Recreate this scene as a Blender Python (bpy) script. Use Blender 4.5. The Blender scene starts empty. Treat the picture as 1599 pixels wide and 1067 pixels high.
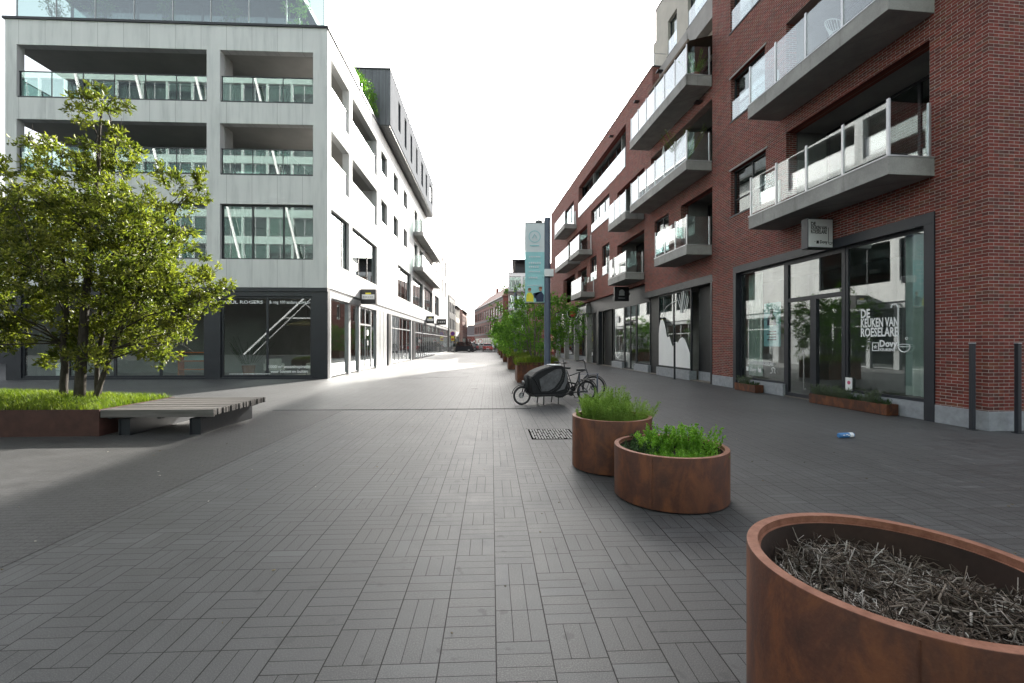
import bpy, math, random
import numpy as np
from mathutils import Vector, Matrix

random.seed(7)
RNG = np.random.default_rng(11)
EXPOSURE = 1.95
sc = bpy.context.scene
COL = sc.collection
R = math.radians
AZ, EL = R(21), R(24.7)          # sun: to the right of the street axis, above the horizon

# ------------------------------------------------------------------ helpers
class MB:
    """collects geometry for ONE mesh object"""
    def __init__(s):
        s.v = []; s.f = []; s.m = []; s.mi = 0
    def add(s, vs, fs):
        b = len(s.v); s.v.extend(tuple(p) for p in vs)
        s.f.extend(tuple(b+i for i in f) for f in fs); s.m.extend([s.mi]*len(fs)); return s
    def quad(s, *p): return s.add(p, [tuple(range(len(p)))])
    def box(s, a, b, F=None):
        (x0,y0,z0),(x1,y1,z1) = a, b
        c = [(x0,y0,z0),(x1,y0,z0),(x1,y1,z0),(x0,y1,z0),(x0,y0,z1),(x1,y0,z1),(x1,y1,z1),(x0,y1,z1)]
        if F: c = [F(*p) for p in c]
        return s.add(c, [(0,3,2,1),(4,5,6,7),(0,1,5,4),(1,2,6,5),(2,3,7,6),(3,0,4,7)])
    def obox(s, c, sz, M):
        sx,sy,sz_ = sz[0]/2, sz[1]/2, sz[2]/2
        b = len(s.v); s.box((-sx,-sy,-sz_),(sx,sy,sz_))
        for i in range(b, len(s.v)): s.v[i] = tuple(M @ Vector(s.v[i]) + Vector(c))
        return s
    def bar(s, p, q, w, h=None):
        p, q = Vector(p), Vector(q); d = q-p
        M = d.to_track_quat('X','Z').to_matrix()
        return s.obox((p+q)/2, (d.length, w, h or w), M)
    def tube(s, pts, r, n=8, cap=True):
        pts = [Vector(p) for p in pts]; k = len(pts)
        rs = r if isinstance(r,(list,tuple)) else [r]*k
        t = (pts[1]-pts[0]).normalized()
        a = t.cross(Vector((0,0,1)))
        if a.length < .05: a = t.cross(Vector((1,0,0)))
        a.normalize(); vs = []
        for i,p in enumerate(pts):
            t = (pts[min(i+1,k-1)]-pts[max(i-1,0)]).normalized()
            a = (a - t*a.dot(t)).normalized(); b = t.cross(a)
            for j in range(n):
                g = 2*math.pi*j/n; vs.append(p + (a*math.cos(g)+b*math.sin(g))*rs[i])
        fs = [(i*n+j, i*n+(j+1)%n, (i+1)*n+(j+1)%n, (i+1)*n+j) for i in range(k-1) for j in range(n)]
        if cap: fs += [tuple(range(n))[::-1], tuple((k-1)*n+j for j in range(n))]
        return s.add(vs, fs)
    def lathe(s, prof, n=48, c=(0,0,0), axis='Z', close=False):
        vs = []; k = len(prof)
        for r,z in prof:
            for j in range(n):
                g = 2*math.pi*j/n; a,b = r*math.cos(g), r*math.sin(g)
                p = (a,b,z) if axis=='Z' else ((a,z,b) if axis=='Y' else (z,a,b))
                vs.append((p[0]+c[0],p[1]+c[1],p[2]+c[2]))
        rng = range(k) if close else range(k-1)
        fs = [(i*n+j, i*n+(j+1)%n, ((i+1)%k)*n+(j+1)%n, ((i+1)%k)*n+j) for i in rng for j in range(n)]
        return s.add(vs, fs)
    def disc(s, r, n=24, c=(0,0,0), axis='Z'):
        vs = []
        for j in range(n):
            g = 2*math.pi*j/n; a,b = r*math.cos(g), r*math.sin(g)
            p = (a,b,0) if axis=='Z' else ((a,0,b) if axis=='Y' else (0,a,b))
            vs.append((p[0]+c[0],p[1]+c[1],p[2]+c[2]))
        return s.add(vs, [tuple(range(n))])
    def ring(s, R_, r, n=32, m=8, c=(0,0,0), axis='Y', squash=1):
        prof = [(R_+r*math.cos(2*math.pi*i/m), squash*r*math.sin(2*math.pi*i/m)) for i in range(m)]
        return s.lathe(prof, n, c, axis, close=True)
    def prism(s, poly, w0, w1, F):
        n = len(poly)
        vs = [F(u,v,w0) for u,v in poly]+[F(u,v,w1) for u,v in poly]
        return s.add(vs, [tuple(range(n)), tuple(range(2*n-1,n-1,-1))]+[(i,(i+1)%n,n+(i+1)%n,n+i) for i in range(n)])
    def wall(s, F, u0,u1,v0,v1, ops, t, w=0.0):
        """wall sheet of thickness t with rectangular openings (front and back faces and reveals)"""
        us = sorted({u0,u1,*[x for o in ops for x in (o[0],o[1]) if u0<x<u1]})
        vs = sorted({v0,v1,*[x for o in ops for x in (o[2],o[3]) if v0<x<v1]})
        nu, nv = len(us)-1, len(vs)-1
        def solid(i,j):
            if not (0<=i<nu and 0<=j<nv): return False
            cu,cv = (us[i]+us[i+1])/2, (vs[j]+vs[j+1])/2
            return not any(o[0]<cu<o[1] and o[2]<cv<o[3] for o in ops)
        for i in range(nu):
            for j in range(nv):
                if not solid(i,j): continue
                a,b,c,d = us[i],us[i+1],vs[j],vs[j+1]
                s.quad(F(a,c,w),F(b,c,w),F(b,d,w),F(a,d,w))
                s.quad(F(a,c,w+t),F(a,d,w+t),F(b,d,w+t),F(b,c,w+t))
                if not solid(i-1,j): s.quad(F(a,c,w),F(a,d,w),F(a,d,w+t),F(a,c,w+t))
                if not solid(i+1,j): s.quad(F(b,c,w),F(b,c,w+t),F(b,d,w+t),F(b,d,w))
                if not solid(i,j-1): s.quad(F(a,c,w),F(a,c,w+t),F(b,c,w+t),F(b,c,w))
                if not solid(i,j+1): s.quad(F(a,d,w),F(b,d,w),F(b,d,w+t),F(a,d,w+t))
        return s
    def leaves(s, C, D, L, W, rng, droop=.2):
        """one small folded leaf per row: C base points, D directions, L lengths, W half widths"""
        n = len(C); D = D/np.linalg.norm(D,axis=1,keepdims=True)
        S = np.cross(D, rng.normal(size=(n,3))); S /= np.linalg.norm(S,axis=1,keepdims=True)
        U = np.cross(S, D)
        L = np.broadcast_to(L,(n,))[:,None]; W = np.broadcast_to(W,(n,))[:,None]
        a = C; b = C+D*L*.5+S*W+U*W*.45; c = C+D*L-U*L*droop; d = C+D*L*.5-S*W+U*W*.45
        V = np.stack([a,b,c,d],1).reshape(-1,3)
        o = len(s.v); s.v.extend(map(tuple,V.tolist()))
        for i in range(n):
            k = o+4*i; s.f.append((k,k+1,k+2)); s.f.append((k,k+2,k+3))
        s.m.extend([s.mi]*(2*n)); return s
    def mesh(s, name):
        me = bpy.data.meshes.new(name); me.from_pydata(s.v, [], s.f)
        return me
    def build(s, name, mats, parent=None, smooth=False, loc=None, bevel=0, rot=None, auto=None):
        me = s.mesh(name)
        mats = mats if isinstance(mats,(list,tuple)) else [mats]
        for m in mats: me.materials.append(m)
        if len(mats) > 1: me.polygons.foreach_set('material_index', s.m)
        if smooth: me.polygons.foreach_set('use_smooth', [True]*len(me.polygons))
        me.update()
        o = bpy.data.objects.new(name, me); COL.objects.link(o)
        if parent: o.parent = parent
        if loc is not None: o.location = loc
        if rot is not None: o.rotation_euler = rot
        if bevel:
            b = o.modifiers.new('bevel','BEVEL'); b.width = bevel; b.segments = 2; b.limit_method = 'ANGLE'; b.angle_limit = R(40)
        if auto and smooth:
            e = o.modifiers.new('edges','EDGE_SPLIT'); e.split_angle = R(auto)
        return o

def tag(o, label=None, cat=None, group=None, kind=None):
    if label: o['label'] = label
    if cat: o['category'] = cat
    if group: o['group'] = group
    if kind: o['kind'] = kind
    return o
def empty(name, loc=(0,0,0), rz=0, label=None, cat=None, group=None):
    o = bpy.data.objects.new(name, None); COL.objects.link(o); o.empty_display_size = .2
    o.location = loc; o.rotation_euler = (0,0,rz)
    return tag(o,label,cat,group)
def copy_tree(o, parent=None):
    c = o.copy(); COL.objects.link(c); c.parent = parent
    for ch in list(o.children): copy_tree(ch, c)
    return c
def text_mesh(name, body, size, M, mat, parent, width=None, extrude=.001, align='LEFT', bold=0, spacing=1.0, line=1.0):
    cu = bpy.data.curves.new('t','FONT'); cu.body = body; cu.size = size; cu.align_x = align
    cu.extrude = extrude; cu.offset = bold; cu.space_character = spacing; cu.space_line = line; cu.resolution_u = 2
    t = bpy.data.objects.new('t', cu); COL.objects.link(t)
    bpy.context.view_layer.update()
    me = bpy.data.meshes.new_from_object(t.evaluated_get(bpy.context.evaluated_depsgraph_get()))
    bpy.data.objects.remove(t); bpy.data.curves.remove(cu)
    xs = [v.co.x for v in me.vertices]
    if width and xs:
        k = width/(max(xs)-min(xs)); x0 = min(xs) if align=='LEFT' else 0
        for v in me.vertices: v.co.x = (v.co.x-x0)*k
    me.transform(M); me.name = name; me.materials.clear(); me.materials.append(mat)
    o = bpy.data.objects.new(name, me); COL.objects.link(o); o.parent = parent
    return o
def basis(o, x, y):
    x, y = Vector(x), Vector(y); z = x.cross(y)
    M = Matrix((x,y,z)).transposed().to_4x4(); M.translation = Vector(o); return M

# ------------------------------------------------------------------ materials
class NT:
    def __init__(s, name):
        s.mat = bpy.data.materials.new(name); s.mat.use_nodes = True
        s.t = s.mat.node_tree; s.t.nodes.clear()
        s.out = s.t.nodes.new('ShaderNodeOutputMaterial')
    def n(s, kind, **kw):
        nd = s.t.nodes.new('ShaderNode'+kind)
        for k,v in kw.items():
            if hasattr(nd,k): setattr(nd,k,v)
        return nd
    def lk(s, a, b): s.t.links.new(a, b)
    def put(s, sock, v):
        if isinstance(v,(int,float)): sock.default_value = v
        elif isinstance(v,(tuple,list)): sock.default_value = (*v,1) if (len(v)==3 and len(sock.default_value)==4) else v
        else: s.lk(v, sock)
    def math(s, op, a, b=0, c=0):
        nd = s.n('Math', operation=op)
        for i,v in enumerate((a,b,c)): s.put(nd.inputs[i], v)
        return nd.outputs[0]
    def mix(s, fac, a, b, blend='MIX'):
        nd = s.n('Mix', data_type='RGBA', blend_type=blend)
        s.put(nd.inputs[0],fac); s.put(nd.inputs[6],a); s.put(nd.inputs[7],b); return nd.outputs[2]
    def ramp(s, fac, stops, interp='LINEAR'):
        nd = s.n('ValToRGB'); nd.color_ramp.interpolation = interp; e = nd.color_ramp.elements
        while len(e) < len(stops): e.new(.5)
        for el,(p,c) in zip(e,stops):
            el.position = p; el.color = (*c,1) if isinstance(c,(tuple,list)) else (c,c,c,1)
        s.put(nd.inputs[0],fac); return nd.outputs[0]
    def noise(s, scale, detail=4, rough=.5, vec=None, dist=0, out=0):
        nd = s.n('TexNoise'); nd.inputs['Scale'].default_value = scale; nd.inputs['Detail'].default_value = detail
        nd.inputs['Roughness'].default_value = rough; nd.inputs['Distortion'].default_value = dist
        s.lk(vec if vec is not None else s.obj(), nd.inputs['Vector']); return nd.outputs[out]
    def obj(s):
        if not hasattr(s,'_o'): s._o = s.n('TexCoord').outputs['Object']
        return s._o
    def geo(s, name):
        if not hasattr(s,'_g'): s._g = s.n('NewGeometry')
        return s._g.outputs[name]
    def sep(s, v):
        nd = s.n('SeparateXYZ'); s.lk(v, nd.inputs[0]); return nd.outputs
    def vec(s, x,y,z):
        nd = s.n('CombineXYZ')
        for i,v in enumerate((x,y,z)): s.put(nd.inputs[i], v)
        return nd.outputs[0]
    def scale(s, v, k):
        nd = s.n('VectorMath', operation='MULTIPLY'); s.lk(v, nd.inputs[0]); nd.inputs[1].default_value = k; return nd.outputs[0]
    def bump(s, h, strength=.3, dist=.01):
        nd = s.n('Bump'); nd.inputs['Strength'].default_value = strength; nd.inputs['Distance'].default_value = dist
        s.put(nd.inputs['Height'], h); return nd.outputs[0]
    def bsdf(s, color, rough=.5, metal=0, spec=.5, normal=None, coat=0, trans=0):
        b = s.n('BsdfPrincipled')
        s.put(b.inputs['Base Color'],color); s.put(b.inputs['Roughness'],rough); s.put(b.inputs['Metallic'],metal)
        s.put(b.inputs['Specular IOR Level'],spec); b.inputs['Coat Weight'].default_value = coat
        if normal is not None: s.lk(normal, b.inputs['Normal'])
        return b.outputs[0]
    def done(s, shader): s.lk(shader, s.out.inputs['Surface']); return s.mat

def plain(name, col, rough=.5, metal=0, var=.12, scale=6, spec=.5, bump=0, coat=0):
    """paint, metal, plastic, cloth: base colour with slight blotches and a varying gloss"""
    t = NT(name); nz = t.noise(scale, 5, .6)
    f = t.ramp(nz, [(.3,1-var),(.7,1+var)])
    c = t.mix(1.0, col, f, 'MULTIPLY')
    nz2 = t.noise(scale*5, 3)
    r = t.math('MULTIPLY_ADD', nz2, .16, rough-.08)
    return t.done(t.bsdf(c, r, metal, spec, t.bump(nz2, bump, .004) if bump else None, coat))

def facade_uv(t):
    """along-the-wall coordinate and height, whichever way the wall faces"""
    x,y,z = t.sep(t.obj()); nx = t.math('ABSOLUTE', t.sep(t.geo('Normal'))[0])
    side = t.math('GREATER_THAN', nx, .6)
    u = t.math('ADD', t.math('MULTIPLY', y, side), t.math('MULTIPLY', x, t.math('SUBTRACT',1,side)))
    return u, z
def lines(t, a, pitch, width, off=0):
    """1 in a thin joint repeated every pitch along a"""
    f = t.math('FRACT', t.math('DIVIDE', t.math('ADD', a, off), pitch))
    d = t.math('MULTIPLY', t.math('MINIMUM', f, t.math('SUBTRACT',1,f)), pitch)
    return t.math('LESS_THAN', d, width/2)

def m_panel():
    t = NT('white_concrete_panel'); u,z = facade_uv(t)
    j = lines(t, u, 1.13, .012, .0)
    st = t.noise(1, 5, .65, t.vec(t.math('MULTIPLY',u,2.2), t.math('MULTIPLY',z,.22), 0))
    big = t.noise(.45, 4, .6); sp = t.noise(40, 3)
    c = t.ramp(st, [(.3,(.55,.56,.56)),(.5,(.70,.705,.70)),(.75,(.76,.76,.755))])
    c = t.mix(t.math('MULTIPLY', t.ramp(big,[(.4,0),(.75,1)]), .25), c, (.60,.61,.62))
    c = t.mix(t.math('MULTIPLY', t.ramp(sp,[(.55,0),(.8,1)]), .12), c, (.5,.5,.49))
    c = t.mix(j, c, (.30,.30,.30))
    return t.done(t.bsdf(c, .8, 0, 0, t.bump(t.math('SUBTRACT',1,j), .35, .006)))
def m_brick(name='red_brick', dark=1.0):
    t = NT(name); u,z = facade_uv(t)
    b = t.n('TexBrick'); b.offset = .5
    t.lk(t.vec(u,z,0), b.inputs['Vector'])
    for k,v in (('Scale',1),('Mortar Size',.0055),('Mortar Smooth',.15),('Bias',0),('Brick Width',.22),('Row Height',.065)): b.inputs[k].default_value = v
    # own random value for each brick
    row = t.math('FLOOR', t.math('DIVIDE', z, .065))
    sh = t.math('MULTIPLY', t.math('FLOORED_MODULO', row, 2), .11)
    colm = t.math('FLOOR', t.math('DIVIDE', t.math('ADD', u, sh), .22))
    wn = t.n('TexWhiteNoise', noise_dimensions='2D'); t.lk(t.vec(colm,row,0), wn.inputs['Vector'])
    bc = t.ramp(wn.outputs[0], [(0,(.075*dark,.028*dark,.024*dark)),(.25,(.13*dark,.031*dark,.026*dark)),(.55,(.18*dark,.037*dark,.030*dark)),(.78,(.22*dark,.046*dark,.034*dark)),(.92,(.15*dark,.058*dark,.030*dark)),(1,(.09*dark,.050*dark,.046*dark))])
    nz = t.noise(25,4,.6); bc = t.mix(.22, bc, t.ramp(nz,[(.3,(.10,.028,.023)),(.7,(.25,.068,.05))]))
    st = t.noise(.5,5,.65)
    mo = t.ramp(t.noise(3,3), [(.3,(.29,.25,.225)),(.7,(.42,.37,.34))])
    c = t.mix(b.outputs['Fac'], bc, mo)
    ef = t.math('MULTIPLY', t.ramp(t.noise(.55,5,.7,t.scale(t.obj(),(1,1,.7))), [(.62,0),(.74,1)]), .28)
    c = t.mix(ef, c, (.25,.21,.20))
    h = t.math('ADD', t.math('SUBTRACT',1,b.outputs['Fac']), t.math('MULTIPLY',nz,.35))
    return t.done(t.bsdf(c, .85, 0, .3, t.bump(h, .6, .008)))
def m_corten():
    t = NT('corten_steel'); o = t.obj()
    a = t.noise(5,6,.65,t.scale(o,(1,1,.55)),.5); b = t.noise(60,4,.6); d = t.noise(1.5,4,.6,t.scale(o,(1,1,.5)),.8)
    c = t.ramp(a, [(.28,(.038,.014,.009)),(.45,(.080,.027,.014)),(.58,(.150,.050,.019)),(.8,(.22,.085,.033))])
    c = t.mix(t.math('MULTIPLY', t.ramp(d,[(.4,0),(.7,1)]),.5), c, (.036,.017,.014))
    c = t.mix(t.math('MULTIPLY', t.ramp(b,[(.5,0),(.75,1)]),.22), c, (.17,.070,.038))
    up = t.ramp(t.sep(t.geo('Normal'))[2], [(.7,0),(.9,1)])
    return t.done(t.bsdf(c, t.math('MULTIPLY_ADD',a,.25,.5), .1, .45, t.bump(t.math('ADD',b,a), .25, .004)))
def m_corten_rim():
    t = NT('worn_corten_rim'); a = t.noise(14,6,.65); b = t.noise(110,4,.6)
    c = t.ramp(a, [(.3,(.17,.065,.038)),(.55,(.26,.115,.075)),(.8,(.33,.17,.12))])
    c = t.mix(t.math('MULTIPLY', t.ramp(b,[(.5,0),(.72,1)]),.4), c, (.10,.045,.03))
    return t.done(t.bsdf(c, .6, .05, .4, t.bump(b,.3,.003)))
def m_glass(name, tint=(.80,.86,.84), r0=.06, rough=0.0, wavy=True, pw=4.2):
    t = NT(name)
    lw = t.n('LayerWeight'); lw.inputs['Blend'].default_value = .5
    f = t.math('POWER', lw.outputs['Facing'], pw)
    f = t.math('MULTIPLY_ADD', f, 1-r0, r0)
    tb = t.n('BsdfTransparent'); tb.inputs[0].default_value = (*tint,1)
    g = t.n('BsdfGlossy'); g.inputs['Roughness'].default_value = rough; g.inputs[0].default_value = (.95,.98,1,1)
    if wavy: t.lk(t.bump(t.noise(.35,0),.05,.04), g.inputs['Normal'])
    m = t.n('MixShader'); t.lk(f,m.inputs[0]); t.lk(tb.outputs[0],m.inputs[1]); t.lk(g.outputs[0],m.inputs[2])
    return t.done(m.outputs[0])
def m_leaf(name, stops, transl=.45, rough=.42, spec=.5, clump=1.2, tcol=(1.0,1.25,.45)):
    t = NT(name); rp = t.geo('Random Per Island')
    cl = t.noise(clump,3,.6)
    k = t.math('ADD', t.math('MULTIPLY',rp,.45), t.math('MULTIPLY', t.ramp(cl,[(.3,0),(.7,1)]), .55))
    c = t.ramp(k, stops)
    p = t.bsdf(c, rough, 0, spec)
    tl = t.n('BsdfTranslucent'); t.lk(t.mix(1.0, c, tcol, 'MULTIPLY'), tl.inputs[0])
    m = t.n('MixShader'); m.inputs[0].default_value = transl; t.lk(p,m.inputs[1]); t.lk(tl.outputs[0],m.inputs[2])
    return t.done(m.outputs[0])
def m_bark(name='bark', a=(.05,.04,.03), b=(.13,.11,.09)):
    t = NT(name); o = t.obj(); nz = t.noise(9,6,.7,t.scale(o,(1,1,.25)),1.0)
    return t.done(t.bsdf(t.ramp(nz,[(.3,a),(.7,b)]), .85, 0, .3, t.bump(nz,.7,.02)))
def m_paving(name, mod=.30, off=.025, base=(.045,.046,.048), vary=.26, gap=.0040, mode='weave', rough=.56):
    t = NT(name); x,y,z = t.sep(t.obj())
    if mode == 'weave':
        fxw = t.math('DIVIDE', t.math('SUBTRACT',x,off), mod); cx = t.math('FLOOR',fxw); fx = t.math('SUBTRACT',fxw,cx)
        w1 = t.n('TexWhiteNoise', noise_dimensions='1D'); t.lk(cx, w1.inputs['W'])
        sh = t.math('MULTIPLY', t.math('FLOOR', t.math('MULTIPLY', w1.outputs[0], 6)), 1/6)
        fyw = t.math('ADD', t.math('DIVIDE',y,mod), sh); cy = t.math('FLOOR',fyw); fy = t.math('SUBTRACT',fyw,cy)
        fl = t.n('TexWhiteNoise', noise_dimensions='2D'); t.lk(t.vec(cx,cy,0), fl.inputs['Vector'])
        par = t.math('FLOORED_MODULO', t.math('ADD', t.math('ADD',cx,cy), t.math('GREATER_THAN', fl.outputs[0], .80)), 2)
        s_ = t.math('ADD', t.math('MULTIPLY',fx,par), t.math('MULTIPLY',fy,t.math('SUBTRACT',1,par)))
        s3 = t.math('MULTIPLY', s_, 3); si = t.math('FLOOR', s3); sf = t.math('SUBTRACT', s3, si)
        e = lambda a: t.math('MINIMUM', a, t.math('SUBTRACT',1,a))
        dx = t.math('MULTIPLY', e(fx), mod); dy = t.math('MULTIPLY', e(fy), mod); ds = t.math('MULTIPLY', e(sf), mod/3)
        vary_w = t.math('MULTIPLY_ADD', t.noise(.9,3,.6), .9, .45)
        g = t.math('MULTIPLY', gap, vary_w)
        j = t.math('MAXIMUM', t.math('LESS_THAN', dx, g), t.math('MAXIMUM', t.math('LESS_THAN', dy, t.math('MULTIPLY',g,.75)), t.math('LESS_THAN', ds, t.math('MULTIPLY',g,.58))))
        wn = t.n('TexWhiteNoise', noise_dimensions='3D'); t.lk(t.vec(cx,cy,si), wn.inputs['Vector']); rnd = wn.outputs[0]
    else:
        b = t.n('TexBrick'); b.offset = .5; t.lk(t.vec(x,y,0), b.inputs['Vector'])
        for k,v in (('Scale',1),('Mortar Size',gap*.6),('Mortar Smooth',.1),('Bias',0),('Brick Width',.21),('Row Height',.07)): b.inputs[k].default_value = v
        j = b.outputs['Fac']
        row = t.math('FLOOR', t.math('DIVIDE', y, .07)); colm = t.math('FLOOR', t.math('DIVIDE', x, .21))
        wn = t.n('TexWhiteNoise', noise_dimensions='2D'); t.lk(t.vec(colm,row,0), wn.inputs['Vector']); rnd = wn.outputs[0]
    grain = t.noise(150,4,.75); blot = t.noise(.5,5,.65); mid = t.noise(4,4,.6)
    f = t.ramp(rnd, [(0,1-vary*.7),(.6,1.0),(.92,1+vary*.5),(1,1+vary*1.5)])
    c = t.mix(1.0, base, f, 'MULTIPLY')
    c = t.mix(1.0, c, t.ramp(blot,[(.3,.70),(.7,1.26)]), 'MULTIPLY')
    c = t.mix(1.0, c, t.ramp(mid,[(.3,.9),(.7,1.1)]), 'MULTIPLY')
    c = t.mix(t.math('MULTIPLY', t.ramp(grain,[(.47,0),(.66,1)]), .6), c, (.145,.143,.14))
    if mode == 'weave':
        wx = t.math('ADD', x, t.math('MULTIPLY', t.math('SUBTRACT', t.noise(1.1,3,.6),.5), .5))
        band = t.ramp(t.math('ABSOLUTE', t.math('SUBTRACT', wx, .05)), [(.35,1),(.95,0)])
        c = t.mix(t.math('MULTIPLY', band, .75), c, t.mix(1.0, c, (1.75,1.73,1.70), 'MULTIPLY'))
    c = t.mix(t.math('MULTIPLY', t.ramp(t.noise(5.5,2,.5),[(.665,0),(.70,1)]), .5), c, (.035,.035,.036))
    c = t.mix(t.math('MULTIPLY', j, .92), c, (.011,.010,.010))
    r = t.math('ADD', t.math('MULTIPLY_ADD', mid, .14, rough-.07), t.math('MULTIPLY', rnd, .04))
    h = t.math('SUBTRACT', t.math('MULTIPLY', grain, .45), j)
    return t.done(t.bsdf(c, r, 0, t.math('MULTIPLY_ADD', t.math('SUBTRACT', 1, j), .36, .14), t.bump(h, .45, .005)))
def m_wood():
    t = NT('weathered_deck_wood'); o = t.obj(); x,y,z = t.sep(o)
    st = t.noise(1,6,.7,t.vec(t.math('MULTIPLY',x,.8),t.math('MULTIPLY',y,22),t.math('MULTIPLY',z,22)),.4)
    rp = t.geo('Random Per Island')
    c = t.ramp(st,[(.25,(.055,.050,.046)),(.55,(.115,.107,.102)),(.8,(.175,.165,.158))])
    c = t.mix(1.0, c, t.ramp(rp,[(0,.72),(1,1.2)]),'MULTIPLY')
    return t.done(t.bsdf(c,.75,0,.3,t.bump(st,.4,.004)))
def m_seam(name, col, pitch=.45, rough=.4, metal=.5):
    t = NT(name); u,z = facade_uv(t); j = lines(t,u,pitch,.03)
    nz = t.noise(2,4,.6,t.vec(t.math('MULTIPLY',u,3),t.math('MULTIPLY',z,.4),0))
    c = t.mix(1.0, col, t.ramp(nz,[(.3,.85),(.7,1.12)]),'MULTIPLY'); c = t.mix(t.math('MULTIPLY',j,.55),c,(.05,.05,.055))
    return t.done(t.bsdf(c,rough,metal,0,t.bump(j,.6,.02)))
def m_isle(name, stops, rough=.8):
    t = NT(name); rp = t.geo('Random Per Island'); nz = t.noise(30,3)
    c = t.mix(1.0, t.ramp(rp,stops), t.ramp(nz,[(.3,.75),(.7,1.2)]),'MULTIPLY')
    return t.done(t.bsdf(c,rough,0,.3,t.bump(nz,.4,.004)))
def m_stained(name):
    t = NT(name); x,y,z = t.sep(t.obj()); a = t.math('ADD',x,y)
    st = t.noise(1,4,.6,t.vec(t.math('MULTIPLY',a,3.2),0,t.math('MULTIPLY',z,.35))); nz = t.noise(1.6,5,.65); fine = t.noise(45,3,.6)
    c = t.mix(1.0,(.31,.305,.295),t.ramp(nz,[(.3,.78),(.7,1.15)]),'MULTIPLY')
    c = t.mix(t.math('MULTIPLY',t.ramp(st,[(.56,0),(.70,1)]),.6),c,(.11,.105,.10))
    c = t.mix(1.0,c,t.ramp(fine,[(.3,.9),(.7,1.08)]),'MULTIPLY')
    return t.done(t.bsdf(c,.8,0,.3,t.bump(nz,.2,.004)))
def m_soil():
    t = NT('dark_soil'); nz = t.noise(28,6,.7)
    return t.done(t.bsdf(t.ramp(nz,[(.3,(.012,.010,.008)),(.7,(.055,.043,.033))]),.95,0,.2,t.bump(nz,1,.03)))
def m_curtain(name='mint_curtain', c0=(.54,.64,.57), c1=(.70,.79,.72)):
    t = NT(name); nz = t.noise(3,3)
    c = t.ramp(nz,[(.3,c0),(.7,c1)])
    p = t.bsdf(c,.85,0,.2); tl = t.n('BsdfTranslucent'); t.lk(c,tl.inputs[0])
    m = t.n('MixShader'); m.inputs[0].default_value=.3; t.lk(p,m.inputs[1]); t.lk(tl.outputs[0],m.inputs[2]); return t.done(m.outputs[0])

M = {}
M['panel'] = m_panel()
M['brick'] = m_brick(); M['brick_far'] = m_brick('old_red_brick',1.5)
M['corten'] = m_corten(); M['rim'] = m_corten_rim()
M['glass'] = m_glass('window_glass',(.62,.70,.68),.13); M['glass_clear'] = m_glass('balcony_glass',(.88,.93,.93),.085,wavy=False,pw=3.0)
M['glass_shop'] = m_glass('shop_glass',(.92,.96,.95),.15)
M['glass_front'] = m_glass('terrace_glass',(.62,.72,.70),.14,wavy=False)
M['anth'] = plain('anthracite_metal',(.020,.0225,.028),.42,.2,.15,3)
M['anth2'] = plain('slate_cladding',(.021,.0235,.031),.45,.1,.12,1.5)
M['black'] = plain('black_paint',(.010,.010,.012),.4,0,.2,6)
M['alu'] = plain('anodised_aluminium',(.50,.51,.53),.38,.65,.08,4)
M['silver'] = plain('pale_grey_metal',(.38,.39,.40),.42,.45,.1,3)
M['conc'] = m_stained('balcony_concrete')
M['conc_w'] = plain('loggia_concrete',(.42,.42,.41),.75,0,.15,1.2,.3,.2)
M['stone'] = plain('bluestone',(.27,.285,.31),.6,0,.18,7,.4,.3)
M['white'] = plain('white_paint',(.78,.78,.78),.5,0,.04,3)
M['whitefilm'] = plain('white_vinyl',(.80,.81,.82),.5,0,.03,3)
M['beige'] = plain('beige_render',(.44,.415,.375),.85,0,.08,1.2,.2,.25)
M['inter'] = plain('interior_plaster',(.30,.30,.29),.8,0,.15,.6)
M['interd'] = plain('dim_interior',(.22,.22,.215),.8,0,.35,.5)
M['floor'] = plain('interior_floor',(.16,.14,.12),.5,0,.2,1)
M['soffit'] = plain('grey_soffit',(.27,.26,.25),.7,0,.15,1.5)
M['darkrev'] = plain('dark_panel',(.014,.015,.017),.5,0,.25,2)
M['wood'] = m_wood(); M['soil'] = m_soil()
M['bark'] = m_bark('bark',(.022,.019,.015),(.075,.064,.052)); M['bark2'] = m_bark('grey_bark',(.09,.08,.065),(.20,.18,.15))
M['leaf'] = m_leaf('evergreen_leaf',[(0,(.030,.044,.013)),(.3,(.080,.097,.024)),(.6,(.20,.20,.046)),(1,(.42,.39,.09))],.50,.44,.35,2.2)
M['leaf2'] = m_leaf('street_tree_leaf',[(0,(.04,.10,.018)),(.5,(.10,.20,.034)),(1,(.22,.34,.07))],.55,.5,.4,1.4)
M['herb'] = m_leaf('feathery_herb',[(0,(.12,.20,.04)),(.5,(.23,.34,.08)),(1,(.38,.48,.15))],.4,.6,.3,5)
M['herb2'] = m_leaf('round_leaf_herb',[(0,(.08,.19,.025)),(.5,(.18,.36,.04)),(1,(.36,.55,.09))],.4,.5,.4,6)
M['herbd'] = m_leaf('dark_thyme',[(0,(.02,.05,.02)),(1,(.06,.11,.04))],.3,.6,.3,6)
M['lav'] = m_leaf('grey_lavender',[(0,(.09,.12,.08)),(1,(.20,.23,.17))],.3,.7,.3,6)
M['grass'] = m_leaf('grass_blade',[(0,(.07,.12,.02)),(.5,(.15,.21,.03)),(.85,(.23,.27,.05)),(1,(.32,.27,.10))],.45,.6,.3,1.5,(1.1,1.2,.4))
M['twig'] = m_isle('dead_twig',[(0,(.014,.010,.008)),(.42,(.070,.050,.037)),(.68,(.17,.137,.112)),(.9,(.24,.215,.195)),(1,(.48,.45,.42))])
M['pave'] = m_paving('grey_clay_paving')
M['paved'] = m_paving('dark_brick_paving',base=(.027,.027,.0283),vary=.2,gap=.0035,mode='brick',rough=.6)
M['rubber'] = plain('tyre_rubber',(.012,.012,.013),.75,0,.2,20)
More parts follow.
